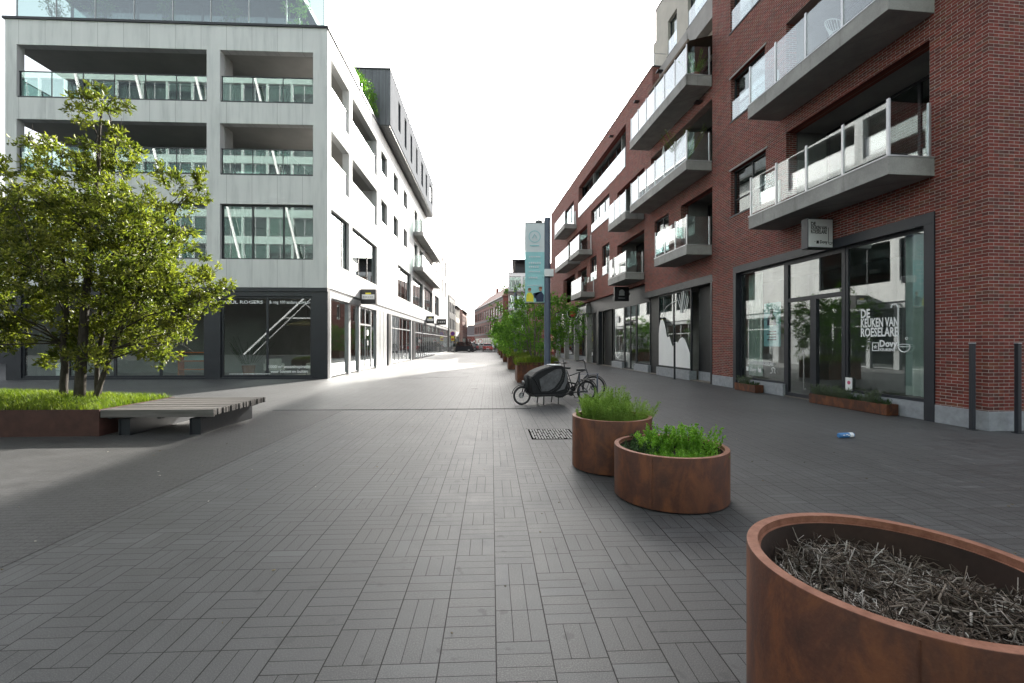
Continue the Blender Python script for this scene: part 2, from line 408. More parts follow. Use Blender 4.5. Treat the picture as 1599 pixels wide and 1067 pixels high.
M['lamp'] = plain('blue_grey_lamp_paint',(.085,.105,.15),.45,.1,.1,4)
M['bluecan'] = plain('blue_print',(.06,.20,.45),.35,0,.1,20)
M['cover'] = plain('grey_rain_fabric',(.010,.0105,.012),.65,0,.2,9,.3,.4)
M['foil'] = plain('clear_foil_window',(.055,.058,.064),.3,0,.5,9,.6,.6)
M['chrome'] = plain('bare_metal',(.55,.55,.55),.25,.9,.08,10)
M['yellow'] = plain('yellow_vinyl',(.80,.72,.05),.5); M['red'] = plain('red_paint',(.38,.02,.02),.35,0,.08,4,.5,0,.3)
M['blue'] = plain('blue_sign_paint',(.03,.05,.40),.45); M['teal'] = plain('aqua_print',(.36,.68,.72),.6,0,.06,2)
M['pale'] = plain('pale_print',(.74,.79,.83),.6,0,.04,2); M['navy'] = plain('navy_print',(.012,.025,.07),.6)
M['skin'] = plain('skin_tone',(.50,.27,.17),.6); M['brown'] = plain('brown_hair',(.20,.07,.025),.6)
M['pink'] = plain('pink_print',(.55,.10,.20),.6); M['orange'] = plain('orange_plastic',(.60,.16,.03),.5)
M['curtain'] = m_curtain(); M['curtainw'] = m_curtain('white_curtain',(.45,.47,.46),(.62,.63,.61))
M['seam'] = m_seam('standing_seam_zinc',(.20,.21,.225),.45,.75,0); M['seamdark'] = m_seam('slatted_soffit',(.10,.10,.10),.25)
M['tile'] = plain('dark_roof_tile',(.10,.085,.085),.7,0,.2,2); M['redtile'] = plain('red_roof_tile',(.17,.075,.06),.8,0,.2,2)
M['greenw'] = plain('pale_green_glass_panel',(.30,.38,.36),.25,0,.1,.5)
M['carglass'] = plain('dark_car_glass',(.012,.014,.016),.08,0,.1,3,.7)
M['tail'] = plain('red_tail_lamp',(.45,.015,.015),.2)
M['cushion'] = plain('pale_upholstery',(.55,.53,.48),.85,0,.1,4)
M['terracotta'] = plain('terracotta_pot',(.28,.12,.07),.75,0,.15,6)
M['rattan'] = plain('rattan_shade',(.30,.22,.12),.8,0,.3,20)
M['greybox'] = plain('grey_blue_planter',(.12,.14,.18),.6,0,.1,2)

M['inside_shade'] = plain('corten_painted_shade',(.028,.014,.010),.8,0,.4,6)  # corten inside the round planters, with its shade painted into the colour
M['pit'] = plain('dark_gap',(.006,.006,.006),.95,0,.2,6,0)
# ------------------------------------------------------------------ world, sun, camera
w = bpy.data.worlds.new('World'); sc.world = w; w.use_nodes = True
nt = w.node_tree; bg = nt.nodes['Background']
sky = nt.nodes.new('ShaderNodeTexSky'); sky.sky_type = 'NISHITA'; sky.sun_disc = False
sky.sun_elevation = EL; sky.sun_rotation = AZ; sky.air_density = 1.2; sky.dust_density = 4.5; sky.ozone_density = 1.0
hs = nt.nodes.new('ShaderNodeHueSaturation'); hs.inputs['Saturation'].default_value = .28
nt.links.new(sky.outputs[0], hs.inputs['Color']); nt.links.new(hs.outputs[0], bg.inputs['Color'])
bg.inputs['Strength'].default_value = .12
sl = bpy.data.lights.new('sun','SUN'); sl.energy = 4.7; sl.angle = R(.6); sl.color = (1,.95,.86)
so = bpy.data.objects.new('sun', sl); COL.objects.link(so)
so.rotation_euler = Vector((-math.sin(AZ)*math.cos(EL), -math.cos(AZ)*math.cos(EL), -math.sin(EL))).to_track_quat('-Z','Y').to_euler()
so.location = (20,30,40)
cam = bpy.data.cameras.new('camera'); cam.lens = 16; cam.sensor_width = 36; cam.clip_end = 3000; cam.clip_start = .05; cam.shift_y = .0009
co = bpy.data.objects.new('camera', cam); COL.objects.link(co); co.location = (0,0,1.68); co.rotation_euler = (R(90),0,-math.atan(32/711))
sc.camera = co
sc.view_settings.view_transform = 'Standard'; sc.view_settings.look = 'None'; sc.view_settings.exposure = EXPOSURE; sc.view_settings.gamma = 1
sc.cycles.use_denoising = True; sc.cycles.max_bounces = 8; sc.cycles.transparent_max_bounces = 24
sc.cycles.diffuse_bounces = 6; sc.cycles.glossy_bounces = 4; sc.cycles.caustics_reflective = False; sc.cycles.caustics_refractive = False
sc.cycles.sample_clamp_indirect = 6

# ------------------------------------------------------------------ ground
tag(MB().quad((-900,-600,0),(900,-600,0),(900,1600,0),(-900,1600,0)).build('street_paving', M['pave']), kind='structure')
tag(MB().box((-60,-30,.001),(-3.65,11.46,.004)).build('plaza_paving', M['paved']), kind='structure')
M['patch'] = m_paving('dark_paving_patch',base=(.040,.041,.044),vary=.2)
p = MB()
for x0,x1,y0,y1 in ((-4.4,-3.2,21.6,22.5),(-3.2,-2.0,21.9,22.8),(-2.0,-1.1,22.2,22.8),(-3.6,-2.3,26,27.2),(-1.6,-.9,25,25.6),(-.75,-.5,16.5,16.8)):
    p.box((x0,y0,.001),(x1,y1,.004))
tag(p.build('repaired_paving', M['patch']), kind='structure')
tag(MB().box((-60,75,.001),(60,300,.004)).build('side_road', plain('asphalt',(.055,.055,.057),.8,0,.2,3,.4,.3)), kind='structure')
d = empty('drain_channel',(0,11.5,0),0,'long dark slot drain crossing the street paving','drain')
MB().box((-5.4,-.034,.002),(1.0,-.020,.006)).build('edge_rail', plain('dull_steel',(.12,.12,.12),.8,0,.2,9,.1), d)
MB().box((-5.4,-.020,.002),(1.0,.020,.007)).build('slot', M['pit'], d)
MB().box((-5.4,.020,.002),(1.0,.034,.006)).build('edge_rail', plain('dull_steel',(.12,.12,.12),.8,0,.2,9,.1), d)
g = empty('drain_grate',(1.1,8.3,0),0,'square perforated metal grate let into the paving beside the tall round planter','grate')
b = MB()
for i in range(15):
    for j in range(16):
        if (i*7+j*3)%11 == 0: continue
        b.box((-.37+i*.05,-.42+j*.053,.004),(-.37+i*.05+.032,-.42+j*.053+.034,.009))
b.build('cast_studs', plain('worn_cast_iron',(.24,.24,.24),.5,.3,.3,12), g)
MB().box((-.40,-.45,.001),(.40,.45,.005)).build('base_plate', M['pit'], g)

# ------------------------------------------------------------------ shared building pieces
def window(parent, F, u0,u1,v0,v1,w=.12, mull=(), trans=(), fw=.06, fd=.07, mat='anth', glass='glass', name='window', label=None, blind=None, curtain=None):
    e = .003; m = MB()
    for a,b_,c,d_ in ((u0+e,u0+fw,v0+e,v1-e),(u1-fw,u1-e,v0+e,v1-e),(u0+fw,u1-fw,v0+e,v0+fw),(u0+fw,u1-fw,v1-fw,v1-e)):
        m.box((a,c,w),(b_,d_,w+fd),F)
    for x in mull: m.box((x-fw/2,v0+fw,w+.004),(x+fw/2,v1-fw,w+fd-.004),F)
    for z in trans: m.box((u0+fw,z-fw/2,w+.008),(u1-fw,z+fw/2,w+fd-.008),F)
    o = m.build(name, M[mat], parent); 
    if label: o['label'] = label
    MB().box((u0+fw*.6,v0+fw*.6,w+fd*.45),(u1-fw*.6,v1-fw*.6,w+fd*.45+.012),F).build('pane', M[glass], o)
    if blind: MB().box((u0+fw,v1-blind,w+fd+.02),(u1-fw,v1-e,w+fd+.035),F).build('blind', M['darkrev'], o)
    if curtain: drape(o, F, curtain[0],curtain[1],v0+.03,v1-.05,w+fd+.18, curtain[2])
    return o
def drape(parent, F, u0,u1,v0,v1,w, mat='curtain', amp=.05):
    n = max(10,int((u1-u0)/.035)); m = MB()
    top = [F(u0+(u1-u0)*i/n, v1, w+amp*math.sin(i*1.25)+.015*math.sin(i*.5)) for i in range(n+1)]
    bot = [F(u0+(u1-u0)*i/n+.01*math.sin(i), v0, w+amp*1.15*math.sin(i*1.25+.3)) for i in range(n+1)]
    m.add(top+bot, [(i,i+1,n+2+i,n+1+i) for i in range(n)])
    return m.build('curtain', M[mat], parent, smooth=True)
def balcony(parent, F, u0,u1,v0,v1,out, posts, glass='glass_clear', h=1.22, ends=True):
    o = MB().box((u0,v0,-out),(u1,v1,-.004),F).build('balcony', M['conc'], parent, bevel=.008)
    t = MB(); t.box((u0-.012,v1,-out-.012),(u1+.012,v1+.028,-out+.05),F)
    t.box((u0-.012,v1,-out+.052),(u0+.05,v1+.028,-.006),F); t.box((u1-.05,v1,-out+.052),(u1+.012,v1+.028,-.006),F)
    t.build('edge_trim', M['alu'], o)
    for x in posts: MB().box((x-.03,v1+.03,-out+.03),(x+.03,v1+h,-out+.075),F).build('post', M['alu'], o, bevel=.004)
    for a,b_ in zip(posts,posts[1:]):
        MB().box((a+.034,v1+.09,-out+.045),(b_-.034,v1+h-.06,-out+.060),F).build('glass_panel', M[glass], o)
    if ends:
        for x in (u0+.05,u1-.05):
            MB().box((x-.022,v1+.03,-.11),(x+.022,v1+h-.04,-.05),F).build('post', M['alu'], o, bevel=.004)
            MB().box((x-.007,v1+.09,-out+.08),(x+.007,v1+h-.06,-.115),F).build('glass_panel', M[glass], o)
    return o
def spread(a,b,n): return [a+(b-a)*i/(n-1) for i in range(n)]

# ------------------------------------------------------------------ white building on the left corner
LB = empty('apartment_building',(-7.54,21.3,0),0,'white concrete apartment building with open loggias above a dark ground floor on the street corner','building')
LF = lambda u,v,w_: (u,w_,v)
LS = lambda u,v,w_: (-w_,u,v)
rows = [(12.64,15.0),(9.32,11.67)]
fo = [(-13.65,-5.40),(-4.81,-.65)]; so_ = [(.48,3.2),(3.75,9.05)]
ops = [(a,b,c,d) for a,b in fo for c,d in rows]+[(a,b,5.48,8.0) for a,b in fo]
m = MB(); m.wall(LF,-14.14,0,4.2,16.12,ops,.35)
ops = [(a,b,c,d) for a,b in so_ for c,d in rows]+[(a,b,5.45,7.97) for a,b in so_]
nar = [(10.2,12.0),(14.15,15.85),(18.2,19.85)]
ops += [(a,b,c,d) for a,b in nar for c,d in ((12.5,14.9),(9.07,11.55))]
doors = [(23.6,25.6),(26.8,29.6),(31.2,33.2),(34.4,37.2),(41,42.6),(45,46.6),(49,50.6),(53,54.6)]
ops += [(a,b,c,d) for a,b in doors for c,d in ((12.45,14.8),(9.0,11.5))]
low = [(15.8,21.7),(22.7,29.2),(30.2,37.4),(39.4,44.5)]
ops += [(a,b,5.4,8.0) for a,b in low]
m.wall(LS,.35,58,4.2,16.12,ops,.35)
m.build('facade_wall', M['panel'], LB)
m = MB()
for z0,z1 in ((3.86,5.42),(8.03,9.26),(11.70,12.60),(15.03,16.10)): m.box((-14.10,.352,z0),(-.352,58,z1))
m.build('floor_slab', plain('pale_soffit',(.42,.41,.395),.75,0,.1,1), LB)
MB().box((-14.05,4.6,.01),(-5.0,57.5,16.0)).build('inner_wall', M['inter'], LB)
MB().box((-14.1,.2,.005),(-.2,57.8,.03)).build('floor', M['floor'], LB)
m = MB(); m.box((-14.14,.352,0),(-13.9,57.9,9.2)); m.box((-14.14,3.0,9.2),(-13.9,57.9,16.1))
m.box((-13.9,57.7,0),(-.36,57.95,16.1)); m.build('end_wall', M['panel'], LB)
m = MB(); m.box((-14.22,-.07,16.12),(.06,.45,16.22)); m.box((-.42,.45,16.12),(.06,58,16.20)); m.build('parapet_coping', M['anth'], LB)
# loggia back walls: glazing set back behind the open frames
for z0,z1 in rows:
    o = MB()
    for x in np.arange(-13.9,-3.2,1.35): o.box((x-.035,2.95,z0-.03),(x+.035,3.03,z1+.02))
    o.box((-13.9,2.96,z0-.03),(-3.2,3.02,z0+.06)); o.box((-13.9,2.96,z1-.06),(-3.2,3.02,z1+.02))
    o2 = MB(); o2.box((-3.25,3.03,z0-.03),(-3.15,9.19,z0+.06))
    for y in np.arange(3.2,9.2,1.4): o2.box((-3.24,y-.035,z0-.03),(-3.16,y+.035,z1+.02))
    o2 = o2.build('loggia_glazing', M['anth'], LB)
    o = o.build('loggia_glazing', M['anth'], LB)
    MB().box((-13.9,2.985,z0),(-3.2,2.997,z1)).build('pane', M['glass'], o); MB().box((-3.206,3.0,z0),(-3.194,9.1,z1)).build('pane', M['glass'], o2)
    for a,b_,mt in (((-12.6,-11.2,'curtainw'),(-10.7,-9.6,'curtain'),(-7.6,-6.6,'curtainw'))[:3]): drape(o, LF, a,b_,z0+.02,z1-.03,3.35,mt)
    MB().box((-14.0,9.2,z0-.03),(-.36,9.35,z1+.03)).build('partition_wall', M['white'], LB)
    for i,(a,b_) in enumerate(fo):
        r = MB(); r.box((a+.003,z0+.003,.06),(b_-.003,z0+.09,.20),LF); r.box((a+.003,z0+1.2,.10),(b_-.003,z0+1.24,.14),LF)
        for x in spread(a+.04,b_-.04,2+int((b_-a)/1.4)): r.box((x-.015,z0+.09,.105),(x+.015,z0+1.2,.135),LF)
        r = r.build('balustrade', M['anth'], LB)
        MB().box((a+.03,z0+.1,.117),(b_-.03,z0+1.195,.127),LF).build('glass_panel', M['glass_front'], r)
    for a,b_ in so_:
        r = MB(); r.box((a+.003,z0+.003,.06),(b_-.003,z0+.05,.20),LS); r.box((a+.003,z0+1.16,.10),(b_-.003,z0+1.2,.14),LS)
        r = r.build('balustrade', M['silver'], LB)
        MB().box((a+.03,z0+.05,.117),(b_-.03,z0+1.155,.127),LS).build('frosted_panel', M['whitefilm'], r)
    # left end guard
    r = MB(); r.box((-14.10,.40,z0+1.1),(-14.06,2.9,z0+1.14)); r.box((-14.10,1.6,z0),(-14.06,1.64,z0+1.1)); r = r.build('balustrade', M['anth'], LB)
    MB().box((-14.09,.42,z0+.03),(-14.075,2.88,z0+1.09)).build('glass_panel', M['glass_front'], r)
    MB().box((-5.42,.352,z0-.03),(-4.79,1.0,z1+.02)).build('pier', M['conc_w'], LB)
for a,b_ in fo: window(LB,LF,a,b_,5.48,8.0,.14,mull=spread(a,b_,2+round((b_-a)/2.06))[1:-1],fw=.07,curtain=(a+.3,a+1.2,'curtain'))
window(LB,LS,.48,3.2,5.45,7.97,.14,mull=(2.5,),fw=.06,curtain=(1.9,2.6,'curtain'))
window(LB,LS,3.75,9.05,5.45,7.97,.14,mull=(5.4,7.2),fw=.06)
for a,b_ in nar:
    for c,d_ in ((12.5,14.9),(9.07,11.55)):
        o = window(LB,LS,a,b_,c,d_,.18,fw=.05); MB().box((a+.01,c+.01,.03),(b_-.01,c+1.0,.042),LS).build('frosted_guard', M['whitefilm'], o)
for a,b_ in doors:
    for c,d_ in ((12.45,14.8),(9.0,11.5)): window(LB,LS,a,b_,c,d_,.18,mull=((a+b_)/2,),fw=.06)
for a,b_ in low: window(LB,LS,a,b_,5.4,8.0,.16,mull=spread(a,b_,4)[1:-1],fw=.07,curtain=(a+.4,b_-.8,'curtainw'))
for v0 in (8.62,12.02):
    for a,b_ in ((23.0,30.0),(30.4,38.0)): balcony(LB,LS,a,b_,v0,v0+.33,.94,spread(a+.05,b_-.05,6),'glass_front')
# ground floor, front side: slate cladding with two pairs of shop windows
m = MB(); m.wall(LF,-14.14,-.0,0,4.19,[(-13.5,-5.49,.08,3.8),(-4.81,-.71,.08,3.8)],.3,.03)
m.box((-14.14,4.02,-.03),(-.0,4.19,.028),LF); m.build('slate_cladding', M['anth2'], LB)
SW = window(LB,LF,-4.81,-.71,.08,3.8,.10,mull=(-2.755,),fw=.10,mat='anth2',glass='glass_shop',name='shop_window')
SW2 = window(LB,LF,-13.5,-5.49,.08,3.8,.10,mull=(-11.5,-9.5,-7.5),fw=.10,mat='anth2',glass='glass_shop',name='shop_window')
TB = lambda x,z,y=.085: basis((x,y,z),(1,0,0),(0,0,1))
text_mesh('lettering','PAUL ROGERS',.20,TB(-4.72,3.46),M['whitefilm'],SW,1.78,bold=.004)
text_mesh('lettering','& nog 100 andere merken',.19,TB(-2.66,3.47),M['whitefilm'],SW,1.84,bold=.003)
text_mesh('lettering','1000 m² wooninspiratie',.20,TB(-2.68,.50),M['whitefilm'],SW,1.84,bold=.003)
text_mesh('lettering','voor binnen en buiten',.20,TB(-2.60,.28),M['whitefilm'],SW,1.66,bold=.003)
m = MB(); x = -4.45
for k in range(26):
    l = .03+.03*((k*7)%3); m.box((x,.083,.22),(x+l,.086,.255)); x += l+.012
m.build('small_print', M['whitefilm'], SW)
# ground floor, street side: brushed metal shopfronts
m = MB(); m.box((.32,4.08,.03),(58,4.19,.30),LS); m.build('dark_soffit', M['anth'], LB)
m = MB(); m.box((.30,3.78,.02),(58,4.078,.16),LS); m.box((.30,0,.02),(.53,3.778,.2),LS)
for a,b_ in ((3.2,3.55),(5.1,5.35),(9.05,12.2),(13.0,13.7),(22.0,22.7)): m.box((a,0,.03),(b_,3.778,.22),LS)
for a in (10.0,11.0): m.box((a-.01,.02,.018),(a+.01,3.77,.03),LS)
m.build('metal_cladding', M['silver'], LB)
m = MB(); m.box((12.2,0,-.05),(13.0,3.778,.24),LS); m.box((22.7,0,-.05),(23.8,3.778,.24),LS); m.build('black_pier', M['black'], LB)
window(LB,LS,.53,3.2,.05,3.775,.10,fw=.05,mat='silver',glass='glass_shop',name='shop_window')
window(LB,LS,3.55,5.1,.05,3.775,.10,fw=.05,mat='silver',glass='glass_shop',name='shop_window')
D = window(LB,LS,5.35,8.0,.03,3.775,.10,mull=(6.68,),trans=(2.75,),fw=.10,mat='silver',glass='glass_shop',name='shop_door')
for u in (6.45,6.9): MB().tube([LS(u,.6,.05),LS(u,1.9,.05)],.022).build('door_handle', M['alu'], D)
m = MB(); m.box((6.95,2.1,.085),(7.3,2.45,.092),LS); m.box((6.95,1.5,.085),(7.25,1.8,.092),LS); m.build('notice', M['whitefilm'], D)
window(LB,LS,8.0,9.05,.05,3.775,.10,fw=.05,mat='silver',glass='glass_shop',name='shop_window')
window(LB,LS,13.7,22.0,.05,3.775,.10,mull=(15.2,16.8,18.2,20.2),trans=(2.8,),fw=.08,mat='silver',glass='glass_shop',name='shop_window')
window(LB,LS,23.8,57.9,.05,3.775,.10,mull=[25.2+1.55*i for i in range(21)],trans=(2.7,),fw=.09,mat='silver',glass='glass_shop',name='shop_window')
# zinc clad penthouse box overhanging the street
slits = [(12.2,13.0,17.2,19.3),(14.6,15.4,17,19.3),(17.2,18.0,16.9,19.2),(20.0,20.8,17,19.3),(23,24.2,17,19.2),(26,27,17,19.2),(29,31.3,17.4,19.2)]
m = MB(); m.wall(LS,9.6,32,16.30,20.0,slits,.2,-.76)
m.box((-4.6,9.6,16.30),(.56,9.8,20.0)); m.box((-4.6,31.8,16.3),(.56,32,20)); m.box((-4.6,9.8,19.8),(.56,31.8,19.99)); m.box((-4.6,9.8,16.3),(-4.4,31.8,19.8))
PH = m.build('penthouse', M['seam'], LB)
MB().box((-4.5,9.62,16.21),(.70,31.98,16.298)).build('soffit', M['seamdark'], PH)
MB().box((-4.7,9.55,20.0),(.80,32.05,20.08)).build('roof_edge', M['anth'], PH)
for a,b_,c,d_ in slits: window(PH,LS,a,b_,c,d_,-.70,fw=.04)
# set back glazed storey behind the roof terrace
m = MB()
for x in np.arange(-13.6,-2.3,1.6): m.box((x-.04,2.6,16.2),(x+.04,2.7,18.9))
m.box((-13.6,2.6,16.205),(-2.32,2.7,16.26)); m.box((-2.42,2.7,16.205),(-2.32,9.5,16.26))
for y in np.arange(2.6,9.5,1.6): m.box((-2.42,y-.04,16.2),(-2.32,y+.04,18.9))
TG = m.build('terrace_glazing', M['anth'], LB)
m = MB(); m.box((-13.6,2.64,16.2),(-2.4,2.66,18.9)); m.box((-2.38,2.66,16.2),(-2.36,9.5,18.9)); m.build('pane', M['glass'], TG)
for a,b_,mt in ((-12.4,-11,'curtainw'),(-9,-8,'curtain'),(-6.4,-5.4,'curtainw')): drape(TG,LF,a,b_,16.25,18.8,2.9,mt)
MB().box((-13,4.6,16.11),(-5,9.6,18.9)).build('terrace_room', M['inter'], LB)
MB().box((-13.9,1.9,18.9),(-1.9,9.58,19.2)).build('terrace_roof', M['anth'], LB)
m = MB()
for x in spread(-13.9,-.25,9): m.box((x-.02,.25,16.24),(x+.02,.29,17.95))
m.box((-13.95,.24,16.222),(-.2,.30,16.25))
r = m.build('balustrade', M['silver'], LB); MB().box((-13.95,.265,16.24),(-.2,.278,17.95)).build('glass_panel', M['glass_front'], r)
m = MB()
for y in spread(.5,9.5,7): m.box((-.30,y-.02,16.22),(-.26,y+.02,17.3))
m.box((-.31,.46,16.202),(-.25,9.55,16.23))
r = m.build('balustrade', M['silver'], LB); MB().box((-.287,.3,16.24),(-.274,9.55,17.3)).build('glass_panel', M['glass_front'], r)

# ------------------------------------------------------------------ brick building on the right
RB = empty('apartment_building',(9.40,8.2,0),math.atan(.06),'long red brick apartment building with projecting glass sided balconies above shops','building')
RF = lambda u,v,w_: (w_,u,v)
RS = lambda u,v,w_: (u,w_,v)
lg = [(1.1,5.45,5.575,8.14),(1.1,5.45,9.04,11.5),(6.4,8.37,6.36,8.04),(6.44,8.37,9.88,11.47),(6.42,8.4,13.2,15.0),(1.1,5.45,12.6,15.0)]
m = MB(); m.wall(RF,0,9.64,0,19,[(.98,8.2,-.1,4.45)]+lg,.35); m.wall(RS,.35,14,0,19,[],.35)
m.build('brick_wall', M['brick'], RB)
for a_,b_,F_ in (((-.022,0,-.022),(.978,.37,-.0),RF),((8.202,0,-.022),(9.62,.40,-.0),RF),((.001,-.022,0),(14,-.001,.37),None)): MB().box(a_,b_,F_).build('stone_plinth', M['stone'], RB, bevel=.004)
sec2 = [(9.66,12.41,5.565,7.96),(13.67,15.33,6.2,8.0),(9.66,15.8,8.94,11.5)]
sec3 = [(16.7,21.2,5.53,7.96),(16.7,21.2,8.87,11.4),(22.8,24.5,6.5,8.6),(25.85,27.55,6.5,8.3),(22.8,27.4,10.3,12.0-.02),
        (26.9,29.9,5.5,7.9) if False else (28.6,31.6,5.5,7.9),(28.4,35.5,8.85,11.3),(32.6,37.4,5.5,7.9)]
m = MB(); m.wall(RF,9.64,16.6,4.42,12.0,sec2,.35,.06); m.wall(RF,16.6,44,4.95,12.0,sec3,.35,.06)
m.wall(RF,15.6,44,12.0,16.3,[(19.6,31.3,12.55,15.2),(33,37,12.2,14.6)],.35,.06)
m.box((.412,15.6,12.0),(1.6,15.95,16.3)); m.box((.42,43.7,0),(13,44,16.3)); m.build('brick_wall', M['brick'], RB)
m = MB(); m.wall(RF,9.64,17.0,12.0,20.3,[(9.8,15.3,12.4,14.25),(14.45,15.47,16.8,18.65),(9.9,13.3,16.8,18.85)],.3,.85); m.box((1.16,16.7,12.0),(6,17.0,20.29)); m.box((1.0,17.0,16.3),(5,17.7,18.9))
BE = m.build('rendered_upper_wall', M['beige'], RB)
MB().box((.82,9.62,20.3),(6,17.05,20.38)).build('parapet_coping', M['anth'], BE)
m = MB(); m.box((.03,15.57,16.3),(.45,44.02,16.37)); m.box((.45,15.57,16.3),(1.62,15.98,16.37)); m.build('parapet_coping', M['anth'], RB)
m = MB()
for y in np.arange(15.8,43.9,1.9): m.tube([(.25,y,16.37),(.25,y,17.15)],.018,6)
for z in (16.75,17.15): m.tube([(.25,15.8,z),(.25,43.6,z)],.018,6)
m.tube([(.25,15.8,17.15),(1.4,15.8,17.15),(1.4,15.8,16.4)],.018,6); m.build('roof_railing', M['alu'], RB)
m = MB()
for z0,z1,y0,y1 in ((4.47,5.50,.36,9.6),(4.47,5.50,9.6,16.5),(5.0,5.45,16.5,43.6),(8.2,8.86,.36,43.6),(11.55,12.18,.36,43.6),(15.25,16.2,.36,43.6),(18.4,18.98,.36,9.6)): m.box((.42,y0,z0),(4.5,y1,z1))
m.build('floor_slab', M['soffit'], RB)
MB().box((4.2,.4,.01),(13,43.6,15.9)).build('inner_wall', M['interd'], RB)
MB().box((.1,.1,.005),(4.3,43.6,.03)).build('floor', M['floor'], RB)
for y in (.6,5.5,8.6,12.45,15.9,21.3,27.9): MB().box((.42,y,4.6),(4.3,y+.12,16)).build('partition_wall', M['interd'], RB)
for a,b_,c,d_ in ((1.1,5.45,5.575,8.14),(1.1,5.45,9.04,11.5),(9.66,12.41,5.565,7.96),(9.66,15.8,8.94,11.5),(16.7,21.2,5.53,7.96),(16.7,21.2,8.87,11.4),(28.4,35.5,8.85,11.3),(28.6,31.6,5.5,7.9),(32.6,37.4,5.5,7.9)):
    window(RB,RF,a-.1 if a<5 else a,b_,c-.05,d_+.05,1.35,mull=spread(a,b_,4)[1:-1],fw=.07,name='loggia_glazing')
window(RB,RF,1.1,5.45,12.6,15.0,.16,mull=(2.6,4.0),fw=.06)
W1 = window(RB,RF,6.4,8.37,6.36,8.04,.14,mull=(7.3,),trans=(6.95,),fw=.05,blind=.95,label='window with its dark roller blind half lowered')
MB().box((6.3,8.042,-.03),(8.45,8.11,.1),RF).build('lintel', M['conc'], W1); MB().box((6.36,6.31,-.03),(8.42,6.357,.12),RF).build('sill', M['anth'], W1)
W2 = window(RB,RF,6.44,8.37,9.88,11.47,.14,trans=(10.45,),fw=.05,blind=.5)
MB().box((6.36,11.472,-.03),(8.45,11.53,.1),RF).build('lintel', M['conc'], W2); MB().box((6.4,9.83,-.03),(8.42,9.877,.12),RF).build('sill', M['anth'], W2)
MB().box((6.46,9.9,.03),(8.35,10.6,.042),RF).build('glass_guard', M['glass_clear'], W2)
W3 = window(RB,RF,6.42,8.4,13.2,15.0,.16,mull=(7.4,),fw=.05); MB().box((6.44,13.22,.03),(8.38,14.0,.042),RF).build('glass_guard', M['glass_clear'], W3); MB().box((6.38,13.15,-.03),(8.45,13.197,.12),RF).build('sill', M['anth'], W3)
for a,b_,c,d_,mu in ((13.67,15.33,6.2,8.0,(14.5,)),(22.8,24.5,6.5,8.6,(23.6,)),(25.85,27.55,6.5,8.3,(26.7,)),(22.8,27.4,10.3,11.98,(24.2,25.6,26.5)),(33,37,12.2,14.6,(34.5,))):
    o = window(RB,RF,a,b_,c,d_,.18,mull=mu,fw=.06); MB().box((a+.01,c+.01,.08),(b_-.01,c+.62,.092),RF).build('glass_guard', M['glass_clear'], o)
    MB().box((a-.05,c-.05,.02),(b_+.05,c-.003,.18),RF).build('sill', M['anth'], o)
o = window(RB,RF,19.6,31.3,12.55,15.2,.6,mull=spread(19.6,31.3,8)[1:-1],fw=.07,name='ribbon_window')
for a,b_ in zip(spread(19.65,31.25,9),spread(19.65,31.25,9)[1:]):
    MB().box((a+.03,12.56,.02),(b_-.03,13.75,.034),RF).build('glass_panel', M['glass_clear'], o); MB().box((a-.02,12.56,.036),(a+.02,13.8,.08),RF).build('post', M['alu'], o)
for a,b_,c,d_ in ((14.45,15.47,16.8,18.65),(9.9,13.3,16.8,18.85)):
    o = window(BE,RF,a,b_,c,d_,1.0,fw=.06,mull=((a+b_)/2,) if b_-a>2 else ()); MB().box((a+.01,c+.01,.87),(b_-.01,c+.8,.882),RF).build('glass_guard', M['glass_clear'], o)
    MB().box((a-.05,c-.06,.80),(b_+.05,c-.003,1.0),RF).build('sill', M['anth'], o)
window(BE,RF,9.8,15.3,12.4,14.25,1.1,mull=(11.6,13.4),fw=.07,name='loggia_glazing')
# rolled out awning over the top balcony
A = MB(); A.quad((.84,9.75,14.25),(.84,13.6,14.25),(-.95,13.6,13.72),(-.95,9.75,13.72)); A.quad((.84,9.75,14.28),(-.95,9.75,13.75),(-.95,13.6,13.75),(.84,13.6,14.28))
A.box((-1.0,9.72,13.68),(-.93,13.63,13.80)); A.box((.70,9.72,14.22),(.845,13.63,14.34)); A.build('awning', plain('brown_awning_cloth',(.12,.085,.06),.8), RB)
for a in ((.99,5.68,5.19,5.57,5),(.99,5.72,8.63,9.03,5),(9.68,15.87,11.95,12.37,7),(9.68,15.87,8.57,8.93,7),(9.66,12.75,5.19,5.56,4),
          (16.55,19.57,5.16,5.52,4),(16.55,19.57,8.47,8.86,4),(26.1,29.35,5.14,5.5,5),(26.8,29.8,8.5,8.85,4),(30.4,36.0,8.4,8.78,7),(31.75,36.3,11.75,12.12,6)):
    balcony(RB,RF,a[0],a[1],a[2],a[3],1.08,spread(a[0]+.05,a[1]-.05,a[4]))
# shop with dark frames in the near block
SH = MB()
for a,b_,c,d_ in ((.983,1.2,0,4.2),(8.02,8.197,0,4.2),(.983,8.197,4.2,4.447)): SH.box((a,c,-.03),(b_,d_,.30),RF)
SH = SH.build('shopfront', M['anth2'], RB, bevel=.004)
MB().box((5.66,0,.05),(8.02,.37,.34),RF).build('sill', M['stone'], SH, bevel=.005); MB().box((1.2,0,.05),(3.40,.37,.34),RF).build('sill', M['stone'], SH, bevel=.005)
WL = window(RB,RF,5.66,8.02,.372,4.2,.14,fw=.07,mat='anth2',glass='glass_shop',name='shop_window')
WR = window(RB,RF,1.2,3.40,.372,4.2,.14,fw=.07,mat='anth2',glass='glass_shop',name='shop_window')
DR = window(RB,RF,3.40,5.66,.02,4.2,.13,trans=(2.98,),fw=.12,fd=.10,mat='anth2',glass='glass_shop',name='shop_door')
MB().box((4.40,.14,.125),(4.62,2.92,.24),RF).build('door_stile', M['anth2'], DR)
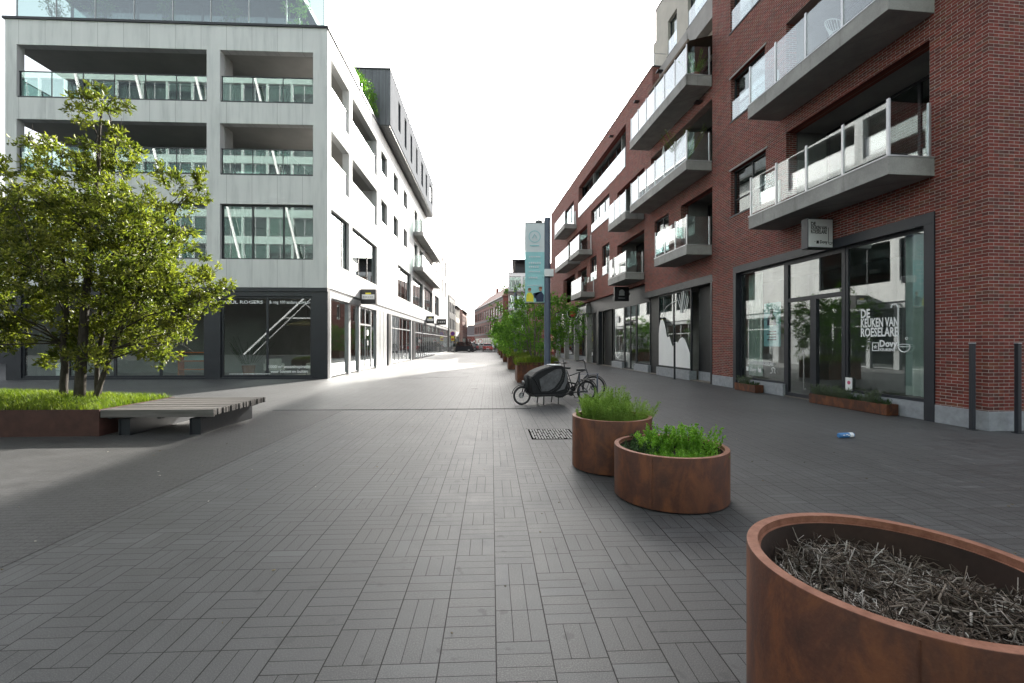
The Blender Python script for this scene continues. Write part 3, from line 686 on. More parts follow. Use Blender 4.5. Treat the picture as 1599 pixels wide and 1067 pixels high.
MB().tube([RF(4.80,.25,.07),RF(4.80,1.50,.07)],.016).tube([RF(4.80,1.46,.07),RF(4.80,1.46,.14)],.014).tube([RF(4.80,.3,.07),RF(4.80,.3,.14)],.014).build('door_handle', M['chrome'], DR)
drape(WR,RF,1.24,1.92,.46,4.12,.36,'curtain',.045); drape(WL,RF,7.15,7.90,.5,4.1,.40,'curtain',.045)
drape(WR,RF,2.75,2.98,2.5,4.1,1.5,'curtain',.04)
RT = lambda u,v,w_=.125: basis((w_,u,v),(0,-1,0),(0,0,1))
for i,(s_,wd) in enumerate((('DE',.26),('KEUKEN VAN',1.0),('ROESELARE',1.0))): text_mesh('lettering',s_,.30,RT(2.92,2.30-.235*i),M['whitefilm'],WR,wd,bold=.009)
text_mesh('lettering','Dovy',.22,RT(2.40,1.58),M['whitefilm'],WR,.46,bold=.008); text_mesh('lettering','KEUKENS',.09,RT(2.40,1.475),M['whitefilm'],WR,.40,bold=.003)
m = MB(); fx = lambda x,z: RF(2.92-x,1.45+z,.124)
m.tube([fx(1.0,1.05),fx(1.0,.15)],.016,6)                                   # handle of the ladle
m.tube([fx(.82,1.05),fx(.86,1.12),fx(.95,1.12),fx(1.0,1.05)],.016,6)
m.tube([fx(1.0+.14-.14*math.cos(math.pi*i/10),.15-.14*math.sin(math.pi*i/10)) for i in range(11)],.013,6)
m.tube([fx(1.0+.14+.14*math.cos(2*math.pi*i/14),.16+.03*math.sin(2*math.pi*i/14)) for i in range(15)],.009,6)
m.tube([fx(1.2+.028*math.cos(2*math.pi*i/10),.32+.028*math.sin(2*math.pi*i/10)) for i in range(11)],.008,6)
m.box(fx(.19,.24),fx(.27,.26)); m.box(fx(.02,.12),fx(.10,.145))
for k in range(5):                                                          # star in a square
    g0 = math.pi/2+2*math.pi*k/5; m.tube([fx(.41+.05*math.cos(g0),.12+.05*math.sin(g0)),fx(.41+.05*math.cos(g0+2.51),.12+.05*math.sin(g0+2.51))],.006,5)
for a,b_,c,d_ in ((.32,.50,.02,.04),(.32,.50,.21,.23),(.32,.34,.04,.21),(.48,.50,.04,.21)): m.box(fx(a,c),RF(2.92-b_,1.45+d_,.128))
m.build('window_emblem', M['whitefilm'], WR)
text_mesh('lettering','DE KEUKEN VAN ROESELARE',.17,RT(7.55,.92),M['whitefilm'],WL,1.35,bold=.003); text_mesh('lettering','Dovy',.19,RT(7.42,.68),M['whitefilm'],WL,.34,bold=.006)
m = MB(); m.tube([RF(6.35,.68,.12),RF(6.28,.68,.12),RF(6.24,.74,.12),RF(6.28,.83,.12),RF(6.2,.86,.12),RF(6.12,.82,.12),RF(6.15,.72,.12),RF(6.10,.68,.12)],.012,5)
m.box(RF(7.5,.68,.12),RF(7.62,.83,.126)); m.prism([(6.8,.66),(6.95,.66),(6.98,.85),(6.9,.75),(6.84,.82)],.12,.126,RF); m.build('window_emblem', M['whitefilm'], WL)
m = MB(); m.box((3.18,.42,.122),(3.39,.76,.128),RF); o = m.build('notice', M['whitefilm'], WR); MB().disc(.05,16,RF(3.28,.63,.120),'X').build('printed_mark', M['pink'], o)
P = MB().box((6.12,1.55,.30),(6.92,3.0,.33),RF).build('poster', M['teal'], WL)
MB().prism([(6.3,2.25),(6.75,2.25),(6.72,2.5),(6.6,2.62),(6.6,2.8),(6.45,2.8),(6.45,2.62),(6.33,2.5)],.292,.298,RF).build('printed_figure', M['navy'], P)
m = MB()
for k in range(4): m.box((6.3,1.75+.09*k,.292),(6.75-.08*(k%2),1.79+.09*k,.298),RF)
m.build('printed_lines', M['navy'], P)
# shops under the middle and far parts
m = MB(); m.box((9.66,4.10,.02),(16.6,4.418,.40),RF); m.box((16.6,4.0,.30),(28.2,4.948,.45),RF); m.box((16.6,4.86,.41),(44,4.949,1.6),RF); m.box((9.645,0,-.02),(9.76,4.10,.5),RF)
m.box((15.1,.0,.22),(15.2,4.1,.4),RF); m.box((25.5,0,.1),(26.0,4.0,.4),RF); m.build('dark_lintel', M['anth'], RB)
m = MB(); m.box((9.76,.4,.50),(11.62,4.10,.6),RF); m.box((15.2,.02,.34),(16.45,4.1,.5),RF); m.box((23.9,0,.6),(25.5,4.0,.7),RF); m.box((26.0,0,.6),(28.7,4.0,.7),RF); m.build('dark_panel', M['darkrev'], RB)
for a_,b_ in (((9.77,0,.48),(11.62,.40,.6)),((11.63,0,.05),(15.1,.42,.4)),((16.46,0,.15),(18.55,.42,.4)),((20.55,0,.15),(22.6,.42,.4)),((28.7,0,.5),(43.6,.45,.8))): MB().box(a_,b_,RF).build('stone_plinth', M['stone'], RB, bevel=.005)
S1 = window(RB,RF,11.65,15.1,.422,4.10,.16,mull=(13.4,),fw=.08,mat='anth',glass='glass_shop',name='shop_window')
S2 = window(RB,RF,16.46,18.5,.422,4.0,.30,fw=.08,mat='anth',glass='glass_shop',name='shop_window')
S3 = window(RB,RF,18.52,20.54,.02,4.0,.30,mull=(19.5,),trans=(3.0,),fw=.09,mat='anth',glass='glass_shop',name='shop_door')
S4 = window(RB,RF,20.55,22.6,.422,4.0,.30,fw=.08,mat='anth',glass='glass_shop',name='shop_window')
window(RB,RF,28.75,43.6,.45,4.85,.70,mull=spread(28.75,43.6,9)[1:-1],trans=(3.2,),fw=.09,mat='anth',glass='glass_shop',name='shop_window')
# white mountain shaped film on the glass
pts = [(15.0,.52)]+[(15.0-x,z) for x,z in ((0,2.1),(.06,2.5),(.2,2.78),(.42,2.86),(.62,2.7),(.8,2.35),(.92,2.0),(1.05,1.92),(1.2,1.98),(1.35,1.80),(1.5,1.55),(1.6,1.48),(1.75,1.66),(1.95,1.72),(2.1,1.66),(2.3,1.84),(2.55,1.92),(2.8,1.82),(3.05,1.5),(3.26,1.2))]+[(15.0-3.26,.52)]
MB().prism(pts,.145,.15,RF).build('window_film', M['whitefilm'], S1)
m = MB(); cx,cz = 12.4,3.55
for k in range(9):
    o_ = (k-4)*.11; h_ = math.sqrt(max(.02,.5**2-o_**2))
    m.tube([RF(cx+o_*.9-.12*math.sin(t_*3+k),cz+h_*(t_*2-1),.142) for t_ in np.linspace(0,1,8)],.018,5)
m.tube([RF(14.6-.15*i,2.9+.55*(1-math.exp(-i*.6))+.02*i,.142) for i in range(12)],.016,5); m.build('window_drawing', M['whitefilm'], S1)
m = MB(); m.tube([RF(22.2,3.6,.28),RF(22.25,1.4,.28),RF(22.0,.75,.28),RF(21.5,.62,.28),RF(21.1,.8,.28),RF(20.9,1.6,.28)],.02,5)
m.lathe([(0,0),(.24,.0)],20,RF(21.7,3.2,.28),'X'); m.build('window_drawing', M['whitefilm'], S4)
m = MB(); m.box((28.4,4.05,-.05),(31.2,4.65,.3),RF); m.build('white_fascia', M['silver'], RB)
for u in (28.9,33.0,37.0,41.0): MB().box((u-.2,0,.1),(u+.2,4.86,.5),RF).build('column', M['conc'], RB)
# security lamps and wall fittings
for u,v in ((14.4,15.3),(17.5,15.4),(22,15.45),(10.6,11.75)): MB().box((u-.12,v,-.22),(u+.12,v+.07,.055),RF).build('wall_lamp', M['black'], RB)
RBM = Matrix.Translation((9.40,8.2,0)) @ Matrix.Rotation(math.atan(.06),4,'Z')
def rpos(u,v=0,off=0): return tuple(RBM @ Vector((-off,u,v)))      # point on the brick facade
RZ = math.atan(.06)
# ------------------------------------------------------------------ signs
s = empty('shop_sign', rpos(3.62,4.2,.02), RZ, 'white light box sign reading DE KEUKEN VAN ROESELARE on a dark bracket above the shop','sign')
MB().box((-.74,.004,0),(-.0,.24,.80)).build('sign_case', M['anth2'], s, bevel=.006)
f = MB().box((-.715,-.012,.03),(-.03,.003,.77)).build('sign_face', M['whitefilm'], s)
T = lambda x,z: basis((x,-.0135,z),(1,0,0),(0,0,1))
for i,(t_,wd) in enumerate((('DE',.14),('KEUKEN VAN',.46),('ROESELARE',.46))): text_mesh('lettering',t_,.135,T(-.66,.60-.105*i),M['black'],f,wd,bold=.004)
text_mesh('lettering','Dovy',.11,T(-.40,.13),M['black'],f,.22,bold=.004)
m = MB(); m.tube([(-.155,-.014,.55),(-.155,-.014,.16)],.007,5).tube([(-.10-.055*math.cos(math.pi*i/8),-.014,.16-.055*math.sin(math.pi*i/8)) for i in range(9)],.007,5).tube([(-.155,-.014,.16),(-.045,-.014,.16)],.005,5)
m.box((-.50,-.015,.12),(-.43,-.0125,.20)); m.box((-.56,-.015,.17),(-.53,-.0125,.18)); m.build('sign_emblem', M['black'], f)
s = empty('shop_sign', rpos(18.72,4.15,.0), RZ, 'black square projecting sign with a pale dome emblem below the brick balcony','sign')
MB().box((-.95,.01,0),(-.06,.16,.86)).build('sign_case', M['black'], s, bevel=.005)
m = MB(); m.lathe([(.0,.0),(.17,0)],20,(-.5,.003,.52),'Y'); m.box((-.68,.0,.33),(-.34,.008,.42)); m.build('sign_emblem', M['silver'], s)
MB().box((-.72,.0,.16),(-.30,.008,.20)).build('sign_text', M['silver'], s)
MB().box((-.06,.03,.35),(-.0,.12,.5)).build('bracket', M['anth'], s)
s = empty('shop_sign', rpos(31.0,3.55,.55), RZ, 'round black projecting sign with a red centre and white ring behind the trees','sign')
MB().lathe([(0,-.06),(.58,-.06),(.58,.06),(0,.06)],28,(-.0,0,.6),'Y').build('sign_disc', M['black'], s)
m = MB(); m.ring(.47,.025,28,6,(0,-.065,.6),'Y',.4); m.build('sign_ring', M['whitefilm'], s); MB().lathe([(0,-.075),(.26,-.075),(.26,-.06)],24,(0,0,.6),'Y').build('sign_emblem', M['red'], s)
MB().tube([(.5,0,.6),(1.0,0,.6)],.03).build('bracket', M['anth'], s)
def box_sign(y, lab, wd=.86, x0=-7.54):
    s = empty('shop_sign',(x0,y,3.90),0,lab,'sign')
    MB().box((.03,.0,0),(.03+wd,.42,.84)).build('sign_case', M['black'], s, bevel=.006)
    m = MB(); m.box((.10,-.006,.26),(wd-.04,-.001,.54)); m.build('sign_panel', M['whitefilm'], s)
    MB().box((.30,-.006,.545),(wd-.24,-.001,.64)).build('yellow_panel', M['yellow'], s)
    m = MB()
    for k in range(6): m.box((.15+.1*k,-.009,.36),(.15+.1*k+.07,-.0065,.43))
    m.build('sign_text', M['silver'], s)
    return s
box_sign(26.5,'black box sign with yellow and white panels above the nearest silver shop door')
box_sign(53.0,'small black box sign with yellow and white panels far along the white facade')
s = empty('shop_sign',(-7.54,63,4.1),0,'dark hanging sign with pale letters farthest along the white facade','sign')
MB().box((.03,0,0),(1.3,.2,.8)).build('sign_case', M['black'], s); m = MB()
for k in range(4): m.box((.2+.26*k,-.008,.3),(.36+.26*k,-.002,.5))
m.build('sign_text', M['silver'], s)

# ------------------------------------------------------------------ plants
def twigcloud(rng, lobes, per, k, spread_, L, W, clump=0):
    """bunches of leaves through the outer part of each lobe: returns base points and directions"""
    C=[];D=[]
    for (x,y,z,r) in lobes:
        n = max(3,int(per*r*r)); d = rng.normal(size=(n,3)); d /= np.linalg.norm(d,axis=1,keepdims=True)
        if clump: d = np.repeat(d[:max(3,n//clump)],clump,0)[:n]; n = len(d); d = d+rng.normal(size=d.shape)*.22
        rad = r*(.35+.65*rng.random(n)**.55)[:,None]
        c = np.array([x,y,z])+d*rad*np.array([1,1,.85])
        cc = np.repeat(c,k,0); dd = np.repeat(d,k,0)*.7+rng.normal(size=(n*k,3))*.75+np.array([0,0,.25])
        C.append(cc+rng.normal(size=cc.shape)*spread_); D.append(dd)
    return np.concatenate(C), np.concatenate(D)
def limb(m, a, b, r0, r1, rng, n=6, wob=.12, sag=0):
    a, b = Vector(a), Vector(b); pts=[]
    for i in range(n+1):
        t = i/n; p = a.lerp(b,t); k = math.sin(math.pi*t)
        pts.append(p+Vector((rng.normal()*wob*k, rng.normal()*wob*k, sag*k)))
    m.tube(pts,[r0+(r1-r0)*i/n for i in range(n+1)],7); return pts
# big evergreen beside the deck
tree = empty('evergreen_tree',(-8.15,9.62,.5),0,'tall bushy multi stemmed evergreen tree growing from the raised grass planter','tree')
LOB = [(.36,6.74,.30),(.27,6.19,.42),(.4,5.54,.55),(-1.08,5.77,.24),(-.42,5.56,.40),(1.84,4.75,.48),(2.49,3.81,.30),(2.17,4.88,.30),(-.32,4.75,.78),(-1.49,4.75,.52),(.73,4.49,.72),(-1.1,3.71,.98),(.21,3.45,1.05),(1.5,3.58,.8),(-2.28,3.71,1.05),(1.12,2.53,.88),(1.95,2.92,.6),(2.4,2.92,.36),(-.32,2.27,.85),(-1.49,2.4,.88),(1.5,1.85,.42),(.79,1.62,.36),(-.19,1.66,.42),(-1.36,1.9,.5),(-2.67,2.79,.9),(1.2,4.25,.45),(-.06,5.2,.52),(2.25,2.53,.36),(-3.06,4.2,.78),(-1.0,1.45,.42),(.35,1.40,.42),(-2.1,1.75,.55),(1.05,1.65,.45),(-.5,1.75,.55),(1.9,2.2,.4),(.75,2.1,.6),(-1.7,1.5,.4)]
rng = np.random.default_rng(3)
L3 = []
for x,z,r in LOB:
    y = rng.normal()*.35*min(1.6,max(.2,(6.9-z)*.45))
    L3.append((x,y,z-.5,r))
for k in range(13):                                              # body towards and away from the viewer
    a = 2*math.pi*k/13; z = 2.1+2.3*((k*5)%13)/13; q = 1.55*(1-(z-2)/6)
    L3.append((q*.75*math.cos(a)-.2,q*1.25*math.sin(a),z-.1,.62))
m = MB(); base = [(-.38,-.12),(-.02,-.22),(.10,.05),(.20,-.2),(.0,.2)]
tops = [(-.65,.15,3.8),(.25,0,6.1),(.5,.5,4.2),(1.15,.1,3.4),(-.3,.6,4.4)]; rr = [.075,.10,.036,.055,.05]
stems = [limb(m,(bx,by,-.15),t_,r_,.015,rng,9,.045) for (bx,by),t_,r_ in zip(base,tops,rr)]
for x,y,z,r in L3:
    st = stems[int(np.argmin([min((Vector((x,y,z*.75))-p).length for p in s_) for s_ in stems]))]
    p = min(st, key=lambda q:(q-Vector((x,y,max(.9,z-.9)))).length)
    limb(m,p,(x,y,z),.018,.006,rng,5,.05,.04)
    for _ in range(3): limb(m,(x,y,z),tuple(np.array([x,y,z])+rng.normal(size=3)*r*.6),.009,.003,rng,3,.03)
m.build('trunk', M['bark'], tree, smooth=True)
C,D = twigcloud(rng,L3,215,15,.034,.07,.013,5)
keep = C[:,2] > .62
C,D = C[keep],D[keep]; n = len(C)
MB().leaves(C,D,rng.uniform(.055,.135,n),rng.uniform(.013,.024,n),rng).build('crown', M['leaf'], tree)
# street trees in their planters
def street_tree(seed):
    rng = np.random.default_rng(seed); t_ = empty('street_tree'); m = MB(); tips=[]
    for k in range(7):
        a = 2*math.pi*k/7+rng.normal()*.2; b0 = (.12*math.cos(a),.12*math.sin(a),-.1)
        b1 = ((.45+.5*rng.random())*math.cos(a),(.45+.5*rng.random())*math.sin(a),1.9+1.0*rng.random())
        st = limb(m,b0,b1,.028,.012,rng,7,.05); tips.append(b1)
        for _ in range(4):
            q = st[rng.integers(2,7)]; e = (q.x*1.4+rng.normal()*.45+.5*math.cos(a),q.y*1.4+rng.normal()*.45+.5*math.sin(a),q.z+.15+.5*rng.random())
            limb(m,q,e,.010,.004,rng,4,.05); tips.append(e)
    m.build('trunk', M['bark2'], t_, smooth=True)
    lob = [(x*1.0,y*1.0,z+.05,.48+.22*rng.random()) for x,y,z in tips]
    for k in range(16):
        a = rng.random()*6.28; q = .9+.75*rng.random(); z = .5+2.2*rng.random()
        lob.append((q*math.cos(a),q*math.sin(a),z,.36+.16*rng.random()))
    C,D = twigcloud(rng,lob,50,9,.06,.1,.02,5); D[:,2] -= .35
    n = len(C); MB().leaves(C,D,rng.uniform(.08,.15,n),rng.uniform(.020,.036,n),rng).build('crown', M['leaf2'], t_)
    return t_
def grass(name, x0,x1,y0,y1,n,h,rng,zf,mat='grass',parent=None,lab=None,loc=(0,0,0),mask=None):
    m = MB(); x = rng.uniform(x0,x1,n); y = rng.uniform(y0,y1,n)
    if mask is not None: k = mask(x,y); x,y = x[k],y[k]
    vs=[];fs=[]
    for a,b in zip(x,y):
        z = zf(a,b); hh = h*(.45+.75*rng.random()); g_ = rng.random()*6.28; w_ = .0035+.003*rng.random()
        dx,dy = math.cos(g_),math.sin(g_); ln = hh*(.25+.6*rng.random()); px_,py_ = -dy*w_,dx*w_; o = len(vs)
        vs += [(a-px_,b-py_,z-.02),(a+px_,b+py_,z-.02),(a+dx*ln*.3+px_*.8,b+dy*ln*.3+py_*.8,z+hh*.6),(a+dx*ln*.3-px_*.8,b+dy*ln*.3-py_*.8,z+hh*.6),(a+dx*ln,b+dy*ln,z+hh*.95)]
        fs += [(o,o+1,o+2,o+3),(o+3,o+2,o+4)]
    m.add(vs,fs); o = m.build(name, M[mat], parent, loc=loc)
    if lab: tag(o,lab,'grass',kind='stuff')
    return o
row_labels = ['corten steel tree planter directly behind the lamp post and cargo bike','second corten tree planter down the street, half hidden by grass','third corten tree planter down the street','fourth corten tree planter down the street','small far corten tree planter, fifth in the row','farthest corten tree planter in the row along the street']
tree_labels = ['leafy green street tree directly behind the lamp post with the banner','leafy green street tree in the second planter of the row','leafy green street tree in the third planter of the row','leafy green street tree in the fourth planter of the row','leafy green street tree in the fifth planter of the row','leafy green street tree in the farthest planter of the row']
grng = np.random.default_rng(21)
P0 = None
def street_planter():
    p = empty('street_planter'); m = MB()
    for a,b in (((-.85,-.85,0),(.85,-.79,.84)),((-.85,.79,0),(.85,.85,.84)),((-.85,-.79,0),(-.79,.79,.84)),((.79,-.79,0),(.85,.79,.84))): m.box(a,b)
    m.build('planter_box', M['corten'], p, bevel=.006)
    MB().box((-.79,-.79,.05),(.79,.79,.74)).build('soil', M['soil'], p)
    return p
P0 = street_planter(); TR = [street_tree(5), street_tree(8)]
G0 = grass('grass',-.92,.92,-.92,.92,2600,.34,grng,lambda a,b:.74+.10*(1-a*a)*(1-b*b))
for i,y in enumerate((19.8,29.2,40.2,50.4,60.5,70.5)):
    p = P0 if i==0 else copy_tree(P0); p.location = (1.92-.03*i,y,0); tag(p,row_labels[i],'planter','corten tree planters along the street')
    t_ = TR[i] if i<2 else copy_tree(TR[i%2]); t_.location = (1.92-.03*i,y,.74); t_.rotation_euler = (0,0,1.9*i); sc_ = (1.02,.92,.95,.9,.98,.92)[i]; t_.scale = (sc_,sc_,sc_)
    tag(t_,tree_labels[i],'tree','street trees in corten planters')
    g_ = G0 if i==0 else G0.copy()
    if i: COL.objects.link(g_)
    g_.location = (1.92-.03*i,y,0); tag(g_,'tufts of bright green grass filling the '+('first','second','third','fourth','fifth','sixth')[i]+' tree planter','grass',kind='stuff')

# raised planter, grass and deck
pl = empty('raised_planter',(-10.5,9.42,0),0,'long low dark rusted steel planter with grass under the evergreen tree','planter')
m = MB(); m.box((-3.5,-.97,0),(3.5,-.95,.48)); m.box((3.48,-.95,0),(3.5,.95,.48)); m.box((-3.5,.95,0),(3.5,.97,.48)); m.box((-3.5,-.95,0),(-3.48,.95,.48)); m.build('planter_wall', plain('dark_corten',(.060,.026,.021),.6,.1,.3,5,.4,.2), pl)
m = MB(); N_=24; vs=[]
zf = lambda x,y: .44+.20*max(0,1-((x+.3)/3.6)**2)*max(0,1-(y/1.0)**2)
for j in range(9):
    for i in range(N_+1): vs.append((-3.46+6.92*i/N_,-.94+1.88*j/8,zf(-3.46+6.92*i/N_,-.94+1.88*j/8)))
m.add(vs,[(j*(N_+1)+i,j*(N_+1)+i+1,(j+1)*(N_+1)+i+1,(j+1)*(N_+1)+i) for j in range(8) for i in range(N_)]); m.build('soil', M['soil'], pl, smooth=True)
grass('grass',-3.46,3.46,-.95,.95,26000,.15,np.random.default_rng(4),zf,lab='sunlit yellow green grass covering the mound around the tree stems',loc=(-10.5,9.42,0))
dk = empty('wooden_deck',(-6.0,9.42,0),0,'low weathered timber deck seat on dark steel supports beside the grass planter','bench')
m = MB(); nb = 21; wd = 1.86/nb
for i in range(nb):
    y0 = -.93+i*wd; e0 = .012*math.sin(i*2.3)
    m.box((-.985,y0+.004,.36),(.985+e0,y0+wd-.030,.47+.003*math.sin(i*1.7)))
m.box((-.985,-.962,.335),(.985,-.934,.472)); m.build('deck_boards', M['wood'], dk, bevel=.003)
m = MB()
for x in (-.85,0,.80): m.box((x-.03,-.92,.305),(x+.03,.90,.358))
m.build('joist', M['anth'], dk)
for x in (-.62,.62):
    m = MB(); m.box((x-.10,-.90,0),(x-.085,.88,.30)); m.box((x+.085,-.90,0),(x+.10,.88,.30)); m.box((x-.085,-.88,.0),(x+.085,-.865,.30)); m.build('steel_support', M['anth'], dk)
# round corten planters
def round_planter(x,y,r,h,lab,rim=.05,depth=.16):
    p = empty('round_planter',(x,y,0),0,lab,'planter','round corten steel planters')
    MB().lathe([(r-.012,.012),(r,.02),(r,h-.004),(r-.002,h)],128).build('planter_wall', M['corten'], p, smooth=True, auto=30)
    MB().lathe([(r-rim-.012,h-.032),(r-rim-.012,.02)],128).build('inner_side', M['inside_shade'], p, smooth=True)  # inner face of the same steel, darkened by painted shade
    MB().lathe([(r-.002,h-.0005),(r-.004,h+.001),(r-rim,h+.001),(r-rim,h-.032),(r-rim-.013,h-.033)],128).build('rim', M['rim'], p)
    for g_ in (4.05,):
        Rz = Matrix.Rotation(g_,3,'Z'); MB().obox(Rz@Vector((r+.0005,0,h/2)),(.003,.005,h-.03),Rz).build('weld_seam', M['corten'], p)
    MB().lathe([(r-.06,0),(r-.06,.012),(0,.012)],48).build('base', M['black'], p)
    rg = np.random.default_rng(int(x*100)); prof=[]; vs=[]; fs=[]; nr,na=10,48
    for i in range(nr+1):
        for j in range(na):
            q = (r-rim-.001)*i/nr; g_=2*math.pi*j/na; vs.append((q*math.cos(g_),q*math.sin(g_),h-depth+(.02*rg.normal() if i<nr else 0)))
    fs = [(i*na+j,i*na+(j+1)%na,(i+1)*na+(j+1)%na,(i+1)*na+j) for i in range(nr) for j in range(na)]
    MB().add(vs,fs).build('soil', M['soil'], p, smooth=True)
    return p
th = math.atan(32/711)
def cw(u,z): return (u*math.cos(th)+z*math.sin(th), -u*math.sin(th)+z*math.cos(th))
BX,BY = 1.660,1.780
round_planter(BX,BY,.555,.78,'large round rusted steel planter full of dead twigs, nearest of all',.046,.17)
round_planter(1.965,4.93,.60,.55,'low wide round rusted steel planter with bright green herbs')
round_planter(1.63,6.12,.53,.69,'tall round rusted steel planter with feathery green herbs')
# dead twigs
rg = np.random.default_rng(9); m = MB(); rI = .48
for k in range(2600):
    q = rI*math.sqrt(rg.random()); a = rg.random()*6.28; L_ = (.05+.11*rg.random()**1.5)*(1 if k%4 else 1.5); g_ = rg.random()*6.28
    dz = rg.normal()*.22; z = .605+.06*rg.random()+.025*math.sin(a*3+q*9); r_ = .0011+.0030*rg.random()**2.5
    p0 = Vector((q*math.cos(a),q*math.sin(a),z)); d_ = Vector((math.cos(g_),math.sin(g_),dz)).normalized(); s_ = Vector((rg.normal(),rg.normal(),rg.normal()))*.30
    pts = [p0-d_*L_/2, p0-d_*L_*.15+s_*L_*.25, p0+d_*L_*.2+s_*L_*.3, p0+d_*L_/2]
    if max(Vector((v_.x,v_.y)).length for v_ in pts) > .488: continue
    b0 = Vector((rg.normal(),rg.normal(),rg.normal()*.7))*L_*.12
    m.tube([pts[0],pts[0].lerp(pts[1],.5)-b0,pts[1],pts[2]+b0,pts[3]],[r_,r_,r_,r_*.85,r_*.6],5)
for k in range(26):
    q = .42*math.sqrt(rg.random()); a = rg.random()*6.28; L_ = .05+.09*rg.random(); g_ = rg.random()*6.28; r_ = .004+.003*rg.random()
    p0 = Vector((q*math.cos(a),q*math.sin(a),.635+.02*rg.random())); d_ = Vector((math.cos(g_),math.sin(g_),rg.normal()*.3)).normalized()
    if max((p0+d_*s_*L_/2).to_2d().length for s_ in (-1,1)) < .485: m.tube([p0-d_*L_/2,p0+Vector((0,0,.006)),p0+d_*L_/2],[r_,r_*.9,r_*.7],6)
for k in range(150):
    q = .44*math.sqrt(rg.random()); a = rg.random()*6.28; p0 = Vector((q*math.cos(a),q*math.sin(a),.61)); H_ = .04+.10*rg.random()
    t1 = p0+Vector((rg.normal()*.02,rg.normal()*.02,H_*.55)); t2 = t1+Vector((rg.normal()*.02,rg.normal()*.02,H_*.5)); r_ = .0015+.0016*rg.random()
    m.tube([p0,t1,t2],[r_*1.2,r_,r_*.6],5)
    for _ in range(2): m.tube([t1,t1+Vector((rg.normal()*.022,rg.normal()*.022,.015+.03*rg.random()))],[r_*.7,r_*.4],5)
tag(m.build('dead_twigs', M['twig'], loc=(BX,BY,0), smooth=True),'tangle of dry grey brown dead twigs filling the large planter','twigs',kind='stuff')
m = MB()
for k in range(1300):
    q = rI*math.sqrt(rg.random()); a = rg.random()*6.28; s_ = .006+.014*rg.random()
    Rm = Matrix.Rotation(rg.random()*6.28,3,'Z')@Matrix.Rotation(rg.normal()*.5,3,'X'); m.obox((q*math.cos(a)*.98,q*math.sin(a)*.98,.612+.028*rg.random()),(s_*2.2,s_,.004),Rm)
tag(m.build('bark_chips', m_isle('bark_chip',[(0,(.02,.016,.013)),(.6,(.075,.055,.042)),(.93,(.14,.12,.10)),(1,(.36,.33,.29))]), loc=(BX,BY,0)),'brown bark chips lying beneath the dead twigs','bark chips',kind='stuff')
# herbs
def herb(kind, seed, n, rad, h, lean=.25, narrow=True):
    rg = np.random.default_rng(seed); st = MB(); C=[];D=[]
    for k in range(n):
        q = rad*math.sqrt(rg.random()); a = rg.random()*6.28; b = np.array([q*math.cos(a)*.6,q*math.sin(a)*.6,0])
        d = np.array([math.cos(a)*q/rad*lean+rg.normal()*.10,math.sin(a)*q/rad*lean+rg.normal()*.10,1.0]); d/=np.linalg.norm(d)
        H_ = h*(.5+.55*rg.random()); st.tube([b,b+d*H_*.5+rg.normal(size=3)*.008,b+d*H_],[.0022,.0018,.001],4,False)
        k_ = int(H_/(.011 if narrow else .017)); t_ = np.linspace(.12,1,k_)[:,None]
        reps = 3 if narrow else 4
        c = np.repeat(b+d*H_*t_,reps,0); dd = np.repeat(d[None]*(.75 if narrow else .35),len(c),0)+rg.normal(size=(len(c),3))*.6
        C.append(c+rg.normal(size=c.shape)*.004); D.append(dd)
    C=np.concatenate(C);D=np.concatenate(D);nn=len(C)
    o = empty('herb_bush')
    st.build('stem', M['bark2'] if kind=='herbd' else M[kind], o)
    MB().leaves(C,D,rg.uniform(.022,.042,nn) if narrow else rg.uniform(.016,.030,nn), rg.uniform(.0018,.0032,nn) if narrow else rg.uniform(.005,.010,nn),rg,.1).build('foliage', M[kind], o)
    return o
def place(o,x,y,z,rz,s,lab,grp,cat='plant'):
    o.location=(x,y,z); o.rotation_euler=(0,0,rz); o.scale=(s,s,s); return tag(o,lab,cat,grp)
A_ = herb('herb',31,85,.22,.36); B_ = herb('herb',37,70,.20,.46,.2); C_ = herb('herb',41,75,.24,.34,.7)
place(A_,1.37,6.06,.53,0,1.15,'feathery green herb clump at the front left rim of the tall planter','herbs in the round planters')
place(B_,1.67,6.18,.53,0,1.15,'tallest feathery herb clump rising from the middle of the tall planter','herbs in the round planters')
place(C_,1.93,6.15,.53,0,1.2,'feathery herb clump leaning over the right side of the tall planter','herbs in the round planters')
place(copy_tree(A_),1.65,5.86,.53,2,1.05,'short feathery herb clump along the front of the tall planter','herbs in the round planters')
place(copy_tree(A_),1.53,6.42,.53,4,1.15,'feathery herb clump at the far side of the tall planter','herbs in the round planters')
E_ = herb('herb2',51,60,.22,.30,.5,False); F_ = herb('herb2',53,60,.26,.13,.9,False); G_ = herb('herbd',57,55,.24,.17,.8,False)
place(E_,2.25,4.98,.39,0,1.25,'bright green upright herb at the right side of the low planter','herbs in the round planters')
place(copy_tree(E_),1.90,5.12,.38,2,1.15,'bright green bushy herb at the back middle of the low planter','herbs in the round planters')
place(F_,2.02,4.72,.40,0,1.05,'low spreading green herb at the front rim of the low planter','herbs in the round planters')
place(copy_tree(F_),2.25,4.70,.40,1,1,'low spreading yellow green herb at the front right of the low planter','herbs in the round planters')
place(copy_tree(F_),1.78,4.74,.40,3,.9,'low green herb at the front left of the low planter','herbs in the round planters')
place(G_,1.62,4.98,.41,0,1,'dark thyme trailing at the left edge of the low planter','herbs in the round planters')
place(copy_tree(G_),1.80,5.30,.42,2,1,'dark thyme at the far left rim of the low planter','herbs in the round planters')
